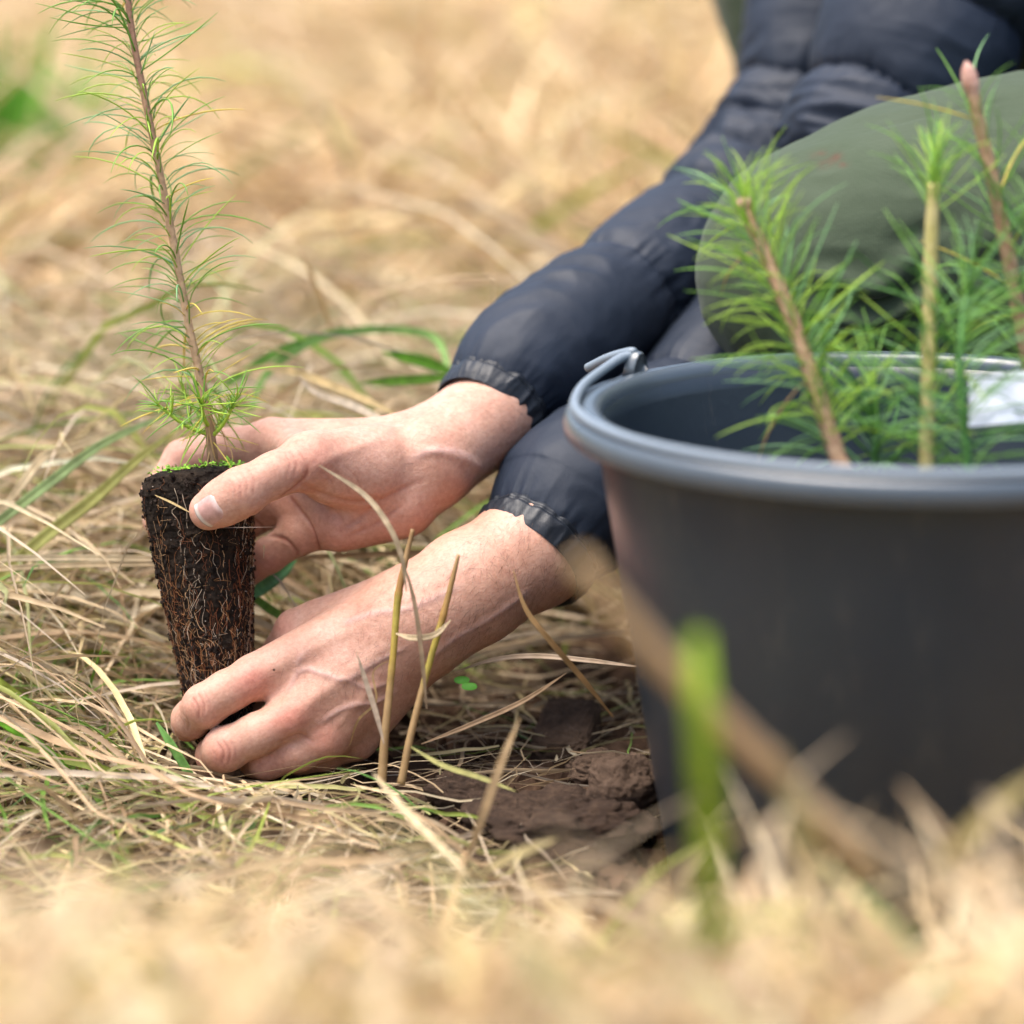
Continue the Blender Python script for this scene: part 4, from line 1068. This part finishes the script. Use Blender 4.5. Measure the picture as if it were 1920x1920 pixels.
# volumes that grass may not grow through (photo space capsules)
SOLID = []
for sl in (SL_R, SL_L):
    for a, b in zip(sl[:-1], sl[1:]): SOLID.append((P(*a[:3]), P(*b[:3]), max(a[3], b[3]) + .3))
for L_ in (RH_fore, LH_fore, RH_palm, LH_palm):
    for a, b, _k in L_: SOLID.append((P(*a[:3]), P(*b[:3]), max(a[3], b[3]) + .12))
for fg in (RH_fing, LH_fing):
    for ch, _a, _b in fg:
        for a, b in zip(ch[:-1], ch[1:]): SOLID.append((P(*a[:3]), P(*b[:3]), max(a[3], b[3]) + .1))
SOLID += [(PLUG_A, PLUG_B, 2.4), (P(1543, 505, KN), P(1720, 482, KN + 1), 6.9), (P(1600, 560, KN + 1.5), P(1660, 800, KN + 4.5), 5.6), (P(1660, 800, KN + 4.5), P(1760, 1200, KN + 9), 5.2), (P(1760, 1200, KN + 9), P(2300, 1300, KN + 20), 5),
          (P(1528, -45, 40), P(1610, 300, 40), 6.3), (P(1610, 300, 40), P(1700, 800, 42), 5.8)]
def before_hands(pts):
    """True for a blade that would stand between the lens and the hands, plug or forearms"""
    q = toP(pts); d = DIST * 100 + q[..., 2]; px = 960 + q[..., 0] / (KPX * d); py = 960 - q[..., 1] / (KPX * d)
    a = (px > 322) & (px < 640) & (py > 1160) & (py < 1415) & (q[..., 2] < 1)
    b = (px > 255) & (px < 480) & (py > 860) & (py < 1330) & (q[..., 2] < 1)
    c = (px > 640) & (px < 1000) & (py > 1100 - (px - 640) * .35) & (py < 1300 - (px - 640) * .5) & (q[..., 2] < 1)
    return (a | b | c).any(1)
def too_tall(pts, rg):
    """the grass on the bank near the lens was trodden low in front of the dug patch"""
    y = pts[..., 1]; lim = CAM[2] - (y - CAM[1]) * np.interp(pts[..., 0], [-.3, .045, .075], [.352, .352, .318])
    hi = ((pts[..., 2] > lim + rg.normal(0, .006, len(pts))[:, None]) & (y < -.2)).any(1)
    return hi & (rg.random(len(pts)) < .93)
def blocked(pts):
    """pts (n,m,3) world -> (n,) True when any point is inside a solid thing"""
    q = toP(pts); bad = np.zeros(len(pts), bool)
    for a, b, r in SOLID:
        lo = np.minimum(a, b) - r; hi = np.maximum(a, b) + r
        m = ((q > lo) & (q < hi)).all(-1).any(1) & ~bad
        if m.any(): bad[np.where(m)[0]] |= (capsule(q[m], a, b, r, r) < 0).any(1)
    dx = pts[..., 0] - RIMC[0]; dy = pts[..., 1] - RIMC[1]; rr = np.hypot(dx, dy)
    bad |= ((rr < np.interp(pts[..., 2], [BOT, RIMC[2]], [.094, .140])) & (pts[..., 2] < RIMC[2] + .01)).any(1)
    return bad
def blades(root, az, el0, el1, L, wd, seg, col, off, curl=None, roll=None, vfold=False, kink=0.0, seed=0, check=True, ground=True, dugfree=1.7):
    rg = np.random.default_rng(seed + 1000); n = len(root)
    t = (np.arange(seed * 0, seg) + .5) / seg
    curl = np.zeros(n) if curl is None else curl
    el = el0[:, None] + (el1 - el0)[:, None] * t[None] ** 0.85 + kink * rg.normal(size=(n, seg))
    a = az[:, None] + curl[:, None] * t[None] + kink * rg.normal(size=(n, seg))
    d = np.stack([np.cos(el) * np.sin(a), np.cos(el) * np.cos(a), np.sin(el)], -1) * (L / seg)[:, None, None]
    c = np.concatenate([root[:, None, :], root[:, None, :] + np.cumsum(d, 1)], 1)
    if ground:
        zz = zg(c[..., 0], c[..., 1]) + off[:, None]; c[..., 2] = np.maximum(c[..., 2], zz)
    if check:
        ok = ~(blocked(c) | before_hands(c) | too_tall(c, rg)); c = c[ok]; a = a[ok]; el = el[ok]; wd = wd[ok]; col = col[ok]; n = len(c)
        roll = roll[ok] if roll is not None else None
    if dugfree:
        dm = (dug(c[..., 0], c[..., 1]) > .35).mean(1) * (c[:, -1, 0] > -.06) * (c[:, 0, 1] < .3); ok = rg.random(n) > dm * dugfree; c = c[ok]; a = a[ok]; el = el[ok]; wd = wd[ok]; col = col[ok]; n = len(c); roll = roll[ok] if roll is not None else None
    tt = np.linspace(0, 1, seg + 1)
    tan = np.gradient(c, axis=1); tan /= np.linalg.norm(tan, axis=2)[..., None] + 1e-9
    az2 = np.concatenate([a[:, :1], a], 1)
    hs = np.stack([np.cos(az2), -np.sin(az2), 0 * az2], -1); hs = hs - tan * (hs * tan).sum(-1)[..., None]; hs /= np.linalg.norm(hs, axis=2)[..., None] + 1e-9
    if roll is None: roll = rg.normal(0, .7, n)
    rl = roll[:, None] + np.linspace(0, 1, seg + 1)[None] * rg.normal(0, .8, n)[:, None]
    nb = np.cross(tan, hs)
    side = hs * np.cos(rl)[..., None] + nb * np.sin(rl)[..., None]
    w = wd[:, None] * np.interp(tt, [0, .25, .7, 1], [.75, 1, .8, .12])[None]
    if vfold:
        nrm = np.cross(tan, side)
        v = np.stack([c - side * w[..., None] * .5, c + nrm * w[..., None] * .22, c + side * w[..., None] * .5], 2); m = 3
    else: v = np.stack([c - side * w[..., None] * .5, c + side * w[..., None] * .5], 2); m = 2
    idx = np.arange(n)[:, None, None] * ((seg + 1) * m); i = np.arange(seg)[None, :, None] * m; j = np.arange(m - 1)[None, None, :]
    b0 = idx + i + j
    f = np.stack([b0, b0 + 1, b0 + m + 1, b0 + m], -1).reshape(-1, 4)
    # colour drifts a little along each blade (weathered tips)
    cc = col[:, None, None, :] * (1 + 0.12 * rg.normal(size=(n, seg + 1, 1, 1))) * np.ones((1, 1, m, 1))
    return v.reshape(-1, 3), f, cc.reshape(-1, 3).clip(0.01, .9)
def palette(n, rg, green=0.06, bias=None, bright=1.0):
    k = rg.integers(0, len(STRAW), n); c = STRAW[k] * rg.uniform(.72, 1.15, (n, 1))
    gm = rg.random(n) < green; c[gm] = GREENS[rg.integers(0, len(GREENS), gm.sum())] * rg.uniform(.8, 1.2, (gm.sum(), 1))
    return c * bright
def half(y, margin=.12): return 0.19 * (y - CAM[1]) + margin
def scatter(n, y0, y1, rg, xmargin=.12, power=1.0):
    y = y0 + (y1 - y0) * rg.random(n) ** power
    x = (rg.random(n) * 2 - 1) * half(y, xmargin); return x, y
class GrassBag:
    def __init__(s): s.b = Bag()
    def add(s, *a, **k): v, f, c = blades(*a, **k); s.b.add(v, f, None); s.b.c.append(c)
    def done(s, name, label, mat, gain=(1, 1, 1)):
        v, F, c = s.b.get(); c = (c * np.array(gain)).clip(.01, .88); o = obj(name, v, F, M[mat], col=c); tag(o, label, kind='stuff'); return o
def clumps(gb, cx, cy, per, rg, hgt, lean, wd, seg, green, spread=.02, lean_az=None, vfold=False, el=(60, 95), droop=(-40, 20), seed=0, bright=1.0, offmax=.02, kink=.04, check=True):
    n = len(cx) * per
    k = np.repeat(np.arange(len(cx)), per)
    saz = rg.random(len(cx)) * 6.283 if lean_az is None else lean_az + rg.normal(0, lean, len(cx))
    tone = rg.uniform(.78, 1.12, len(cx)); hue = rg.integers(0, len(STRAW), len(cx))
    x = cx[k] + rg.normal(0, spread, n); y = cy[k] + rg.normal(0, spread, n)
    az = saz[k] + rg.normal(0, .75, n)
    L = hgt[k] * rg.uniform(.5, 1.35, n)
    col = palette(n, rg, green) * tone[k][:, None]; same = rg.random(n) < .45; col[same] = .5 * col[same] + .5 * (STRAW[hue[k]] * tone[k][:, None])[same]
    gb.add(np.stack([x, y, zg(x, y) - .004], -1), az, np.radians(rg.uniform(*el, n)), np.radians(rg.uniform(*droop, n)), L, wd * rg.uniform(.5, 1.4, n), seg, col * bright, rg.uniform(.001, offmax, n), curl=rg.normal(0, .5, n), vfold=vfold, kink=kink, seed=seed, check=check)

# ---- far meadow: every depth gets its share of tussocks
rg = np.random.default_rng(101); gb = GrassBag()
n = 2600
y = 0.62 * (14.0 / 0.62) ** (rg.random(n) ** .85); x = (rg.random(n) * 2 - 1) * half(y, .25)
sparse = fbm(np.stack([x * 2.2, y * 1.3, 0 * x], -1), 3, 61) < -0.02
x, y = x[~sparse], y[~sparse]
clumps(gb, x, y, 22, rg, rg.uniform(.14, .30, len(x)) * np.interp(y, [.6, 2], [.7, 1.15]), 1, .0075, 5, .05, .045, el=(35, 95), droop=(-60, 30), seed=1, offmax=.06, check=False, bright=1.12)
n = 16000
y = 0.62 * (14.0 / 0.62) ** (rg.random(n) ** .85); x = (rg.random(n) * 2 - 1) * half(y, .25)
gb.add(np.stack([x, y, zg(x, y) + rg.uniform(0, .06, n)], -1), rg.random(n) * 6.283, np.radians(rg.normal(5, 14, n)), np.radians(rg.normal(-8, 10, n)), rg.uniform(.12, .4, n) * np.interp(y, [.6, 2], [.6, 1.1]), rg.uniform(.003, .012, n) * np.interp(y, [.6, 3], [.6, 1.3]), 4, palette(n, rg, .03, bright=1.12), rg.uniform(.004, .07, n), seed=2, kink=.08, check=False)
gb.done('meadow_grass', 'pale dry meadow grass stretching away behind the hands', 'blade_far', (1.06, 1.0, .90))

# ---- tussocks just behind the hands, in near focus
rg = np.random.default_rng(202); gb = GrassBag()
x, y = scatter(430, .13, .66, rg, .1)
clumps(gb, x, y, 26, rg, rg.uniform(.13, .27, len(x)), 1, .0029, 9, .14, .022, vfold=True, el=(38, 92), droop=(-85, 0), seed=3, offmax=.045, kink=.06)
x, y = scatter(3000, .09, .62, rg, .1)
n = len(x); gb.add(np.stack([x, y, zg(x, y) + rg.uniform(0, .035, n)], -1), rg.normal(1.57, .9, n) + 3.14 * (rg.random(n) < .5), np.radians(rg.normal(6, 10, n)), np.radians(rg.normal(-8, 8, n)), rg.uniform(.08, .30, n), .0007 + .0042 * rg.random(n) ** 3, 8, palette(n, rg, .07), rg.uniform(.002, .05, n), vfold=True, seed=4, kink=.07)
x = np.concatenate([rg.uniform(-.23, .0, 34), rg.uniform(-.47, -.23, 30)]); y = np.concatenate([rg.uniform(.17, .32, 34), rg.uniform(.10, .32, 30)])
clumps(gb, x, y, 26, rg, rg.uniform(.14, .25, len(x)), 1, .0030, 10, .10, .020, vfold=True, el=(45, 92), droop=(-95, -20), seed=33, offmax=.05, kink=.06, bright=1.05)
# the swept sheaf left of the plug
n = 1250; x = rg.uniform(-.36, -.10, n); y = rg.uniform(-.02, .22, n)
gb.add(np.stack([x - .05, y, zg(x, y) + rg.uniform(0, .035, n) + .03 * sstep(.0, .2, y)], -1), rg.normal(1.75, .35, n), np.radians(rg.normal(32, 18, n)), np.radians(rg.normal(-50, 20, n)), rg.uniform(.09, .28, n), .0009 + .0042 * rg.random(n) ** 2.2, 9, palette(n, rg, .12, bright=1.08), rg.uniform(.002, .035, n), vfold=True, seed=5, kink=.05)
gb.done('dry_grass', 'matted straw and dry tussocks just behind the hands', 'blade')

# ---- low litter round the hands and on the dug soil
rg = np.random.default_rng(303); gb = GrassBag()
n = 1700; x, y = scatter(n, -.20, .16, rg, .08)
keep = rg.random(n) > .94 * dug(x, y); x, y = x[keep], y[keep]; n = len(x)
gb.add(np.stack([x, y, zg(x, y) + rg.uniform(0, .008, n)], -1), rg.random(n) * 6.283, np.radians(rg.normal(7, 10, n)), np.radians(rg.normal(-6, 8, n)), rg.uniform(.04, .20, n), .0007 + .0032 * rg.random(n) ** 2.2, 7, palette(n, rg, .08, bright=1.0), rg.uniform(.0015, .016, n), vfold=True, seed=6, kink=.09)
n = 620; x = rg.uniform(-.04, .17, n); y = rg.uniform(-.12, .22, n)
gb.add(np.stack([x, y, zg(x, y) + rg.uniform(0, .006, n)], -1), rg.random(n) * 6.283, np.radians(rg.normal(8, 14, n)), np.radians(rg.normal(-8, 10, n)), rg.uniform(.01, .09, n), .0005 + .0022 * rg.random(n) ** 2, 6, palette(n, rg, .05, bright=.85), rg.uniform(.003, .014, n), vfold=True, seed=7, kink=.12, dugfree=0)
# low tufts: between hand and camera, and left of the hand
cx = np.concatenate([rg.uniform(-.30, -.12, 60), rg.uniform(-.12, .0, 16), rg.uniform(.01, .13, 12)]); cy = np.concatenate([rg.uniform(-.16, .07, 60), rg.uniform(-.18, -.07, 16), rg.uniform(.10, .16, 12)])
clumps(gb, cx, cy, 15, rg, rg.uniform(.04, .10, len(cx)), 1, .0019, 8, .25, .010, vfold=True, el=(30, 88), droop=(-60, 20), seed=8, kink=.06)
gb.done('straw_litter', 'broken straw and thin stalks lying round the hands', 'blade')

# ---- foreground grass close to the lens
rg = np.random.default_rng(404); gb = GrassBag()
n = 340; y = rg.uniform(-.82, -.32, n); x = (rg.random(n) * 2 - 1) * half(y, .10)
hg = (.035 + .085 * sstep(-.30, -.5, y)) * rg.uniform(.75, 1.3, n) * np.interp(x, [-.12, .0, .06, .12], [1.0, .85, .95, 1.2])
clumps(gb, x, y, 22, rg, hg, 1, .0050, 7, .06, .022, vfold=True, el=(35, 95), droop=(-45, 40), seed=9, offmax=.03, bright=1.15)
n = 6500; y = rg.uniform(-.82, -.32, n); x = (rg.random(n) * 2 - 1) * half(y, .10); hl = .055 * sstep(-.28, -.48, y)
gb.add(np.stack([x, y, zg(x, y) + rg.random(n) * hl], -1), rg.random(n) * 6.283, np.radians(rg.normal(6, 14, n)), np.radians(rg.normal(-8, 10, n)), rg.uniform(.06, .2, n), rg.uniform(.0015, .006, n), 6, palette(n, rg, .06, bright=1.15), rg.random(n) * hl + .004, vfold=True, seed=10, kink=.07)
gb.done('foreground_grass', 'pale dry grass close to the lens along the bottom', 'blade', (1.03, 1.0, .92))

# ---- crumbs of soil
rg = np.random.default_rng(505)
n = 15000; x = rg.uniform(-.30, .24, n); y = rg.uniform(-.17, .17, n)
keep = rg.random(n) < dug(x, y) * .95 + .05; x, y = x[keep], y[keep]; n = len(x)
sz = .0006 + .0052 * rg.random(n) ** 5; tone = rg.uniform(.5, 1.6, (n, 1))
pts = np.stack([x, y, zg(x, y) - .002 + .5 * sz], -1)
ok = ~blocked(pts[:, None, :]); pts, sz, tone = pts[ok], sz[ok], tone[ok]
v, f, c = lumps(pts, sz, np.array([[.080, .048, .031]]) * tone, 6)
o = obj('soil_crumbs', v, f, M['crumb'], col=c, smooth=False); tag(o, 'loose crumbs of dark soil over the dug patch', kind='stuff')

# ---- single stalks and leaves that can be picked out
def leaf(name, label, pts, width, col, cat='grass', taper=(.2, .9, 1, .85, .1), roll=0.0, n=30, cup=.18, grp=None, thick=.012):
    """pts: photo points (px,py,w); width cm"""
    c, _ = catmull(PP(pts), n); t = np.gradient(c, axis=0); t /= np.linalg.norm(t, axis=1)[:, None]
    view = c - CAMP; view /= np.linalg.norm(view, axis=1)[:, None]
    s = np.cross(t, view); s /= np.linalg.norm(s, axis=1)[:, None]; nn = np.cross(s, t)
    s2 = s * math.cos(roll) + nn * math.sin(roll); n2 = np.cross(s2, t)
    w = width * np.interp(np.linspace(0, 1, n), np.linspace(0, 1, len(taper)), taper)[:, None]
    rows = [c - s2 * w * .5, c - s2 * w * .25 + n2 * w * cup * .7, c + n2 * w * cup, c + s2 * w * .25 + n2 * w * cup * .7, c + s2 * w * .5]
    v1 = np.stack(rows, 1); v2 = v1 + (n2 * thick)[:, None, :]
    v = np.concatenate([v1, v2[:, ::-1]], 1).reshape(-1, 3)
    F = grid_faces(n, 10)
    ends = np.array([[0, 1, 2, 3], [0, 3, 4, 5], [0, 5, 6, 7], [0, 7, 8, 9]]); e2 = ends[:, ::-1] + (n - 1) * 10
    cv = np.array(col) * (1 + .10 * np.random.default_rng(len(label)).normal(size=(n, 1, 1))) * np.ones((1, 10, 1))
    o = obj(name, toW(v), [np.vstack([F, ends, e2])], M['blade'], origin=toW(c[0]), col=cv.reshape(-1, 3)); tag(o, label, cat, grp); return o
def stalk(name, label, pts, r, cols, cat='stalk', leafs=(), grp=None, nodes=()):
    c = PP(pts); root = None
    v, F = tube(c, np.array(r), 60, 10, True, lambda S, TH, RR, cc: RR * (1 + .10 * fbm(np.stack([np.cos(TH), np.sin(TH), S * 1.1], -1), 3, len(label)) + .16 * np.exp(-((S / S.max() - .74) / .015) ** 2) + .10 * np.exp(-((S / S.max() - .45) / .012) ** 2))); k = 60
    ts = np.repeat(np.linspace(0, 1, 60), 10); ts = np.concatenate([ts, [0, 1]])
    cv = np.stack([np.interp(ts, [q[0] for q in cols], [q[1][j] for q in cols]) for j in range(3)], 1)
    o = obj(name, toW(v), F, M['blade'], origin=toW(c[0]), col=cv); tag(o, label, cat, grp)
    return o
TAN = (.46, .31, .15); PALE = (.66, .53, .33); YEL = (.50, .41, .09); BRN = (.36, .22, .10); GRN = (.17, .36, .04); LGRN = (.30, .46, .07); BGRN = (.16, .36, .14); YGRN = (.44, .48, .12)
stalk('cut_stalk', 'taller of the two cut stalks, yellow halfway, rising in front of the wrist', [(716, 1470, -6), (722, 1380, -6), (738, 1220, -6), (748, 1110, -6), (774, 992, -6)], [.20, .18, .145, .16, .09],
      [(0, TAN), (.35, TAN), (.5, (.5, .36, .08)), (.62, YEL), (.72, YEL), (.76, (.45, .25, .08)), (.9, TAN), (1, BRN)], grp='cut stalks in front of the wrist')
stalk('cut_stalk', 'shorter leaning cut stalk, yellow in its middle, beside the taller one', [(752, 1470, -6.3), (770, 1380, -6.3), (806, 1240, -6.3), (832, 1150, -6.2), (860, 1040, -6.2)], [.18, .165, .14, .15, .08],
      [(0, TAN), (.4, TAN), (.5, YEL), (.66, YEL), (.72, (.45, .27, .08)), (1, TAN)], grp='cut stalks in front of the wrist')
leaf('dry_leaf', 'curled pale leaf bridging the two cut stalks', [(742, 1188, -6.4), (775, 1196, -6.9), (815, 1190, -6.9), (846, 1162, -6.5)], .28, PALE)
leaf('dry_straw', 'thin arched dry blade crossing in front of the palm', [(762, 1110, -8), (752, 1040, -8.4), (725, 980, -8.4), (680, 925, -8), (598, 872, -7.6)], .24, (.50, .40, .26))
leaf('dry_straw', 'grey drooping blade tip beside the shorter cut stalk', [(800, 1330, -7), (790, 1220, -7.2), (775, 1120, -7.2), (752, 1042, -7)], .20, (.33, .24, .15))
leaf('dry_straw', 'brown dry blade slanting down from the forearm to the bare soil', [(1150, 1345, -5), (1090, 1270, -6), (1030, 1200, -6.8), (985, 1140, -7), (962, 1068, -7)], .26, (.40, .25, .11))
leaf('dry_straw', 'grey bent blade with a swollen joint left of the cut stalks', [(720, 1395, -7), (706, 1340, -7), (690, 1290, -7), (668, 1222, -7)], .24, (.50, .40, .30))
leaf('dry_straw', 'hair-thin loop of straw curling left of the cut stalks', [(655, 1400, -4), (672, 1350, -5), (705, 1315, -5.5), (700, 1260, -5.5), (735, 1235, -5.8)], .10, TAN)
leaf('dry_straw', 'long horizontal straw bridging the bare soil to the bucket', [(848, 1262, -1), (920, 1238, -1.5), (1000, 1230, -2), (1100, 1238, -3), (1212, 1252, -4)], .24, (.60, .46, .33))
leaf('dry_straw', 'bundle of flat straw slanting from the stalks to the soil', [(790, 1395, -4), (880, 1360, -3.5), (980, 1315, -3), (1062, 1262, -2)], .24, (.44, .30, .18))
leaf('dry_straw', 'flat pale straw with a green tip lying before the cut stalks', [(770, 1400, -8), (830, 1435, -8.5), (900, 1458, -9), (968, 1484, -9.5)], .22, (.46, .44, .16))
leaf('dry_straw', 'broad blurred straw leaning up from the turf slab', [(872, 1622, -15), (905, 1530, -15.5), (940, 1430, -15.5), (975, 1345, -15)], .36, (.46, .33, .18))
leaf('dry_straw', 'broad pale straw falling right from the stalk clump', [(700, 1450, -14), (760, 1520, -16), (820, 1580, -18), (880, 1645, -20)], .34, PALE)
leaf('dry_straw', 'pale blurred straw in front of the turf slab, pointing right', [(900, 1640, -22), (960, 1605, -22), (1045, 1572, -22)], .36, (.62, .52, .26))
leaf('plug_straw', 'thin straw stuck across the plug under the thumbnail', [(290, 928, -2.62), (325, 944, -2.9), (360, 963, -3.1)], .10, (.62, .47, .22))
leaf('grass_leaf', 'broad blue-green leaf angled up behind the little finger', [(455, 1128, 3.2), (500, 1096, 4.0), (556, 1050, 6)], .66, (.17, .42, .17))
leaf('grass_leaf', 'short green leaf slanting down beside the plug below the little finger', [(462, 1108, 4.4), (500, 1138, 4.4), (540, 1165, 3.6)], .42, (.22, .42, .07))
leaf('grass_leaf', 'upright green leaf in front of the fingertips at the foot of the plug', [(360, 1462, -3.4), (345, 1435, -3.6), (318, 1392, -3.8), (293, 1354, -3.8)], .40, (.24, .50, .13), taper=(1, 1, .9, .25))
leaf('grass_leaf', 'bright green leaf lying in the straw at the left edge', [(-20, 1345, -3), (40, 1375, -3.2), (85, 1405, -3.2), (130, 1440, -3)], .44, (.20, .52, .03))
leaf('grass_leaf', 'long arched green leaf behind the hands, folded near the sleeve', [(470, 770, 15), (500, 700, 16), (585, 640, 17), (690, 618, 18), (800, 626, 18), (832, 660, 17), (842, 715, 16)], .46, (.20, .37, .09), taper=(.5, 1, .9, .9, .5))
leaf('grass_leaf', 'deep green leaf rising right behind the seedling', [(395, 745, 12), (455, 700, 14), (520, 660, 16), (600, 628, 18), (650, 612, 18)], .44, (.15, .32, .05))
leaf('grass_leaf', 'dark green leaf pointing at the far cuff', [(860, 705, 15), (800, 680, 15), (715, 660, 15)], .60, (.13, .32, .02))
leaf('grass_leaf', 'low green leaf lying level under the far cuff', [(860, 705, 13), (780, 712, 13), (675, 718, 13)], .50, (.15, .33, .03))
leaf('grass_leaf', 'long pale green leaf sweeping up to the seedling foot from the left edge', [(-30, 1000, 6), (80, 915, 7), (180, 840, 8), (260, 800, 8), (330, 772, 8)], .50, (.36, .48, .20), taper=(.8, 1, 1, .7, .2))
leaf('grass_leaf', 'long yellow-green leaf running parallel below the pale green one', [(-20, 1100, 5), (80, 1010, 6), (170, 940, 7), (260, 860, 7.5), (340, 800, 8)], .62, (.46, .46, .14), taper=(1, 1, 1, .7, .2))
leaf('dry_straw', 'long level straw ending behind the plug, upper one of two', [(-30, 1048, 4), (120, 1046, 4.2), (310, 1048, 4.5)], .30, (.70, .58, .38), taper=(1, 1, 1, 1))
leaf('dry_straw', 'long level straw ending behind the plug, lower one of two', [(-30, 1068, 4), (120, 1060, 4.2), (320, 1056, 4.5)], .28, (.66, .52, .32), taper=(1, 1, 1, 1))
leaf('dry_straw', 'pale straw bent over above the two level straws', [(-20, 985, 7), (40, 910, 8), (85, 855, 9), (150, 835, 9), (255, 795, 9)], .42, PALE)
leaf('dry_straw', 'straw slanting down from behind the seedling to the far wrist', [(430, 700, 12), (520, 690, 12), (640, 730, 11), (760, 785, 9)], .40, (.62, .48, .24))
leaf('dry_straw', 'pale kinked straw beside the far wrist', [(560, 705, 11), (590, 735, 11), (660, 760, 10), (735, 795, 8)], .36, (.64, .55, .42))
leaf('dry_straw', 'thin forked dry stem standing behind the hands', [(625, 640, 20), (612, 590, 20), (590, 530, 20), (560, 465, 20)], .26, (.42, .28, .12))
leaf('dry_straw', 'long dark straw running level below the palm', [(468, 1060, 7), (560, 1046, 7), (700, 1040, 7), (850, 1030, 7), (940, 1000, 7)], .30, (.40, .28, .16))
leaf('foreground_leaf', 'upright bright green blade in front of the bucket', [(1338, 1790, -52), (1328, 1560, -56), (1318, 1360, -58), (1308, 1185, -58)], .72, (.32, .48, .03), taper=(.7, 1, 1, .95, .6))
stalk('foreground_stalk', 'thick tan stalk slanting across the front of the bucket', [(1640, 1640, -48), (1480, 1470, -52), (1330, 1325, -55), (1200, 1190, -57), (1085, 1050, -58)], [.34, .32, .31, .29, .24], [(0, PALE), (.5, (.68, .50, .31)), (1, (.60, .43, .24))])
leaf('foreground_leaf', 'tan blade slanting up at the right edge of the photo', [(1740, 1640, -45), (1820, 1560, -46), (1960, 1440, -46)], .60, (.46, .38, .16))
leaf('foreground_leaf', 'pale blade leaning left in front of the bucket foot', [(1540, 1660, -50), (1500, 1540, -52), (1455, 1400, -53)], .70, (.56, .52, .28))
# a patch of fine green grass in the straw at the left edge
rg = np.random.default_rng(707); gq = GrassBag(); q = on_ground(30, 1400); n = 150
gx_ = q[0] + rg.normal(0, .022, n); gy_ = q[1] + rg.normal(0, .02, n)
gq.add(np.stack([gx_, gy_, zg(gx_, gy_)], -1), rg.random(n) * 6.283, np.radians(rg.uniform(50, 95, n)), np.radians(rg.uniform(-30, 60, n)), rg.uniform(.03, .075, n), rg.uniform(.0008, .002, n), 8, np.array([[.17, .38, .04]]) * rg.uniform(.7, 1.4, (n, 1)), np.full(n, .001), vfold=True, seed=14)
v, F, c = gq.b.get(); o = obj('grass_tuft', v, F, M['blade'], origin=q, col=c); tag(o, 'fine green grass tuft in the straw at the left edge below the plug', 'grass')
# clover leaf on the straw
b = Bag()
for k_ in range(2):
    c0 = P(866 + 14 * k_, 1275 + 12 * k_, -2.2 - .2 * k_); a = np.linspace(0, 6.283, 15)[:-1]; rr = .27 + .05 * np.cos(2 * a)
    ring = c0 + np.stack([rr * np.cos(a) * 1.1, rr * np.sin(a) * .75, .1 * np.sin(a)], 1); v = np.vstack([ring, c0 + [0, .05, -.06]])
    b.add(toW(v), np.stack([np.full(14, 14), np.arange(14), (np.arange(14) + 1) % 14], 1), (.09, .33, .03))
v, F, c = b.get(); o = obj('clover_leaf', v, F, M['blade'], origin=toW(P(866, 1275, -2.2)), col=c); tag(o, 'small round bright green leaf on the straw by the near wrist', 'leaf')
# green tuft far behind at the left edge
rg = np.random.default_rng(606); q = on_ground(0, 520); gbt = GrassBag()
n = 240; gbt.add(q + np.stack([rg.normal(-.01, .03, n), rg.normal(0, .05, n), 0 * rg.random(n)], -1), rg.random(n) * 6.283, np.radians(rg.uniform(70, 100, n)), np.radians(rg.uniform(40, 85, n)), rg.uniform(.13, .24, n), rg.uniform(.006, .013, n), 6,
    np.array([[.13, .36, .03]]) * rg.uniform(.7, 1.2, (n, 1)), np.full(n, .002), vfold=True, seed=12, check=False)
v, F, c = gbt.b.get(); o = obj('grass_tuft', v, F, M['blade'], origin=q, col=c); tag(o, 'bright green grass tuft far behind at the left edge', 'grass')
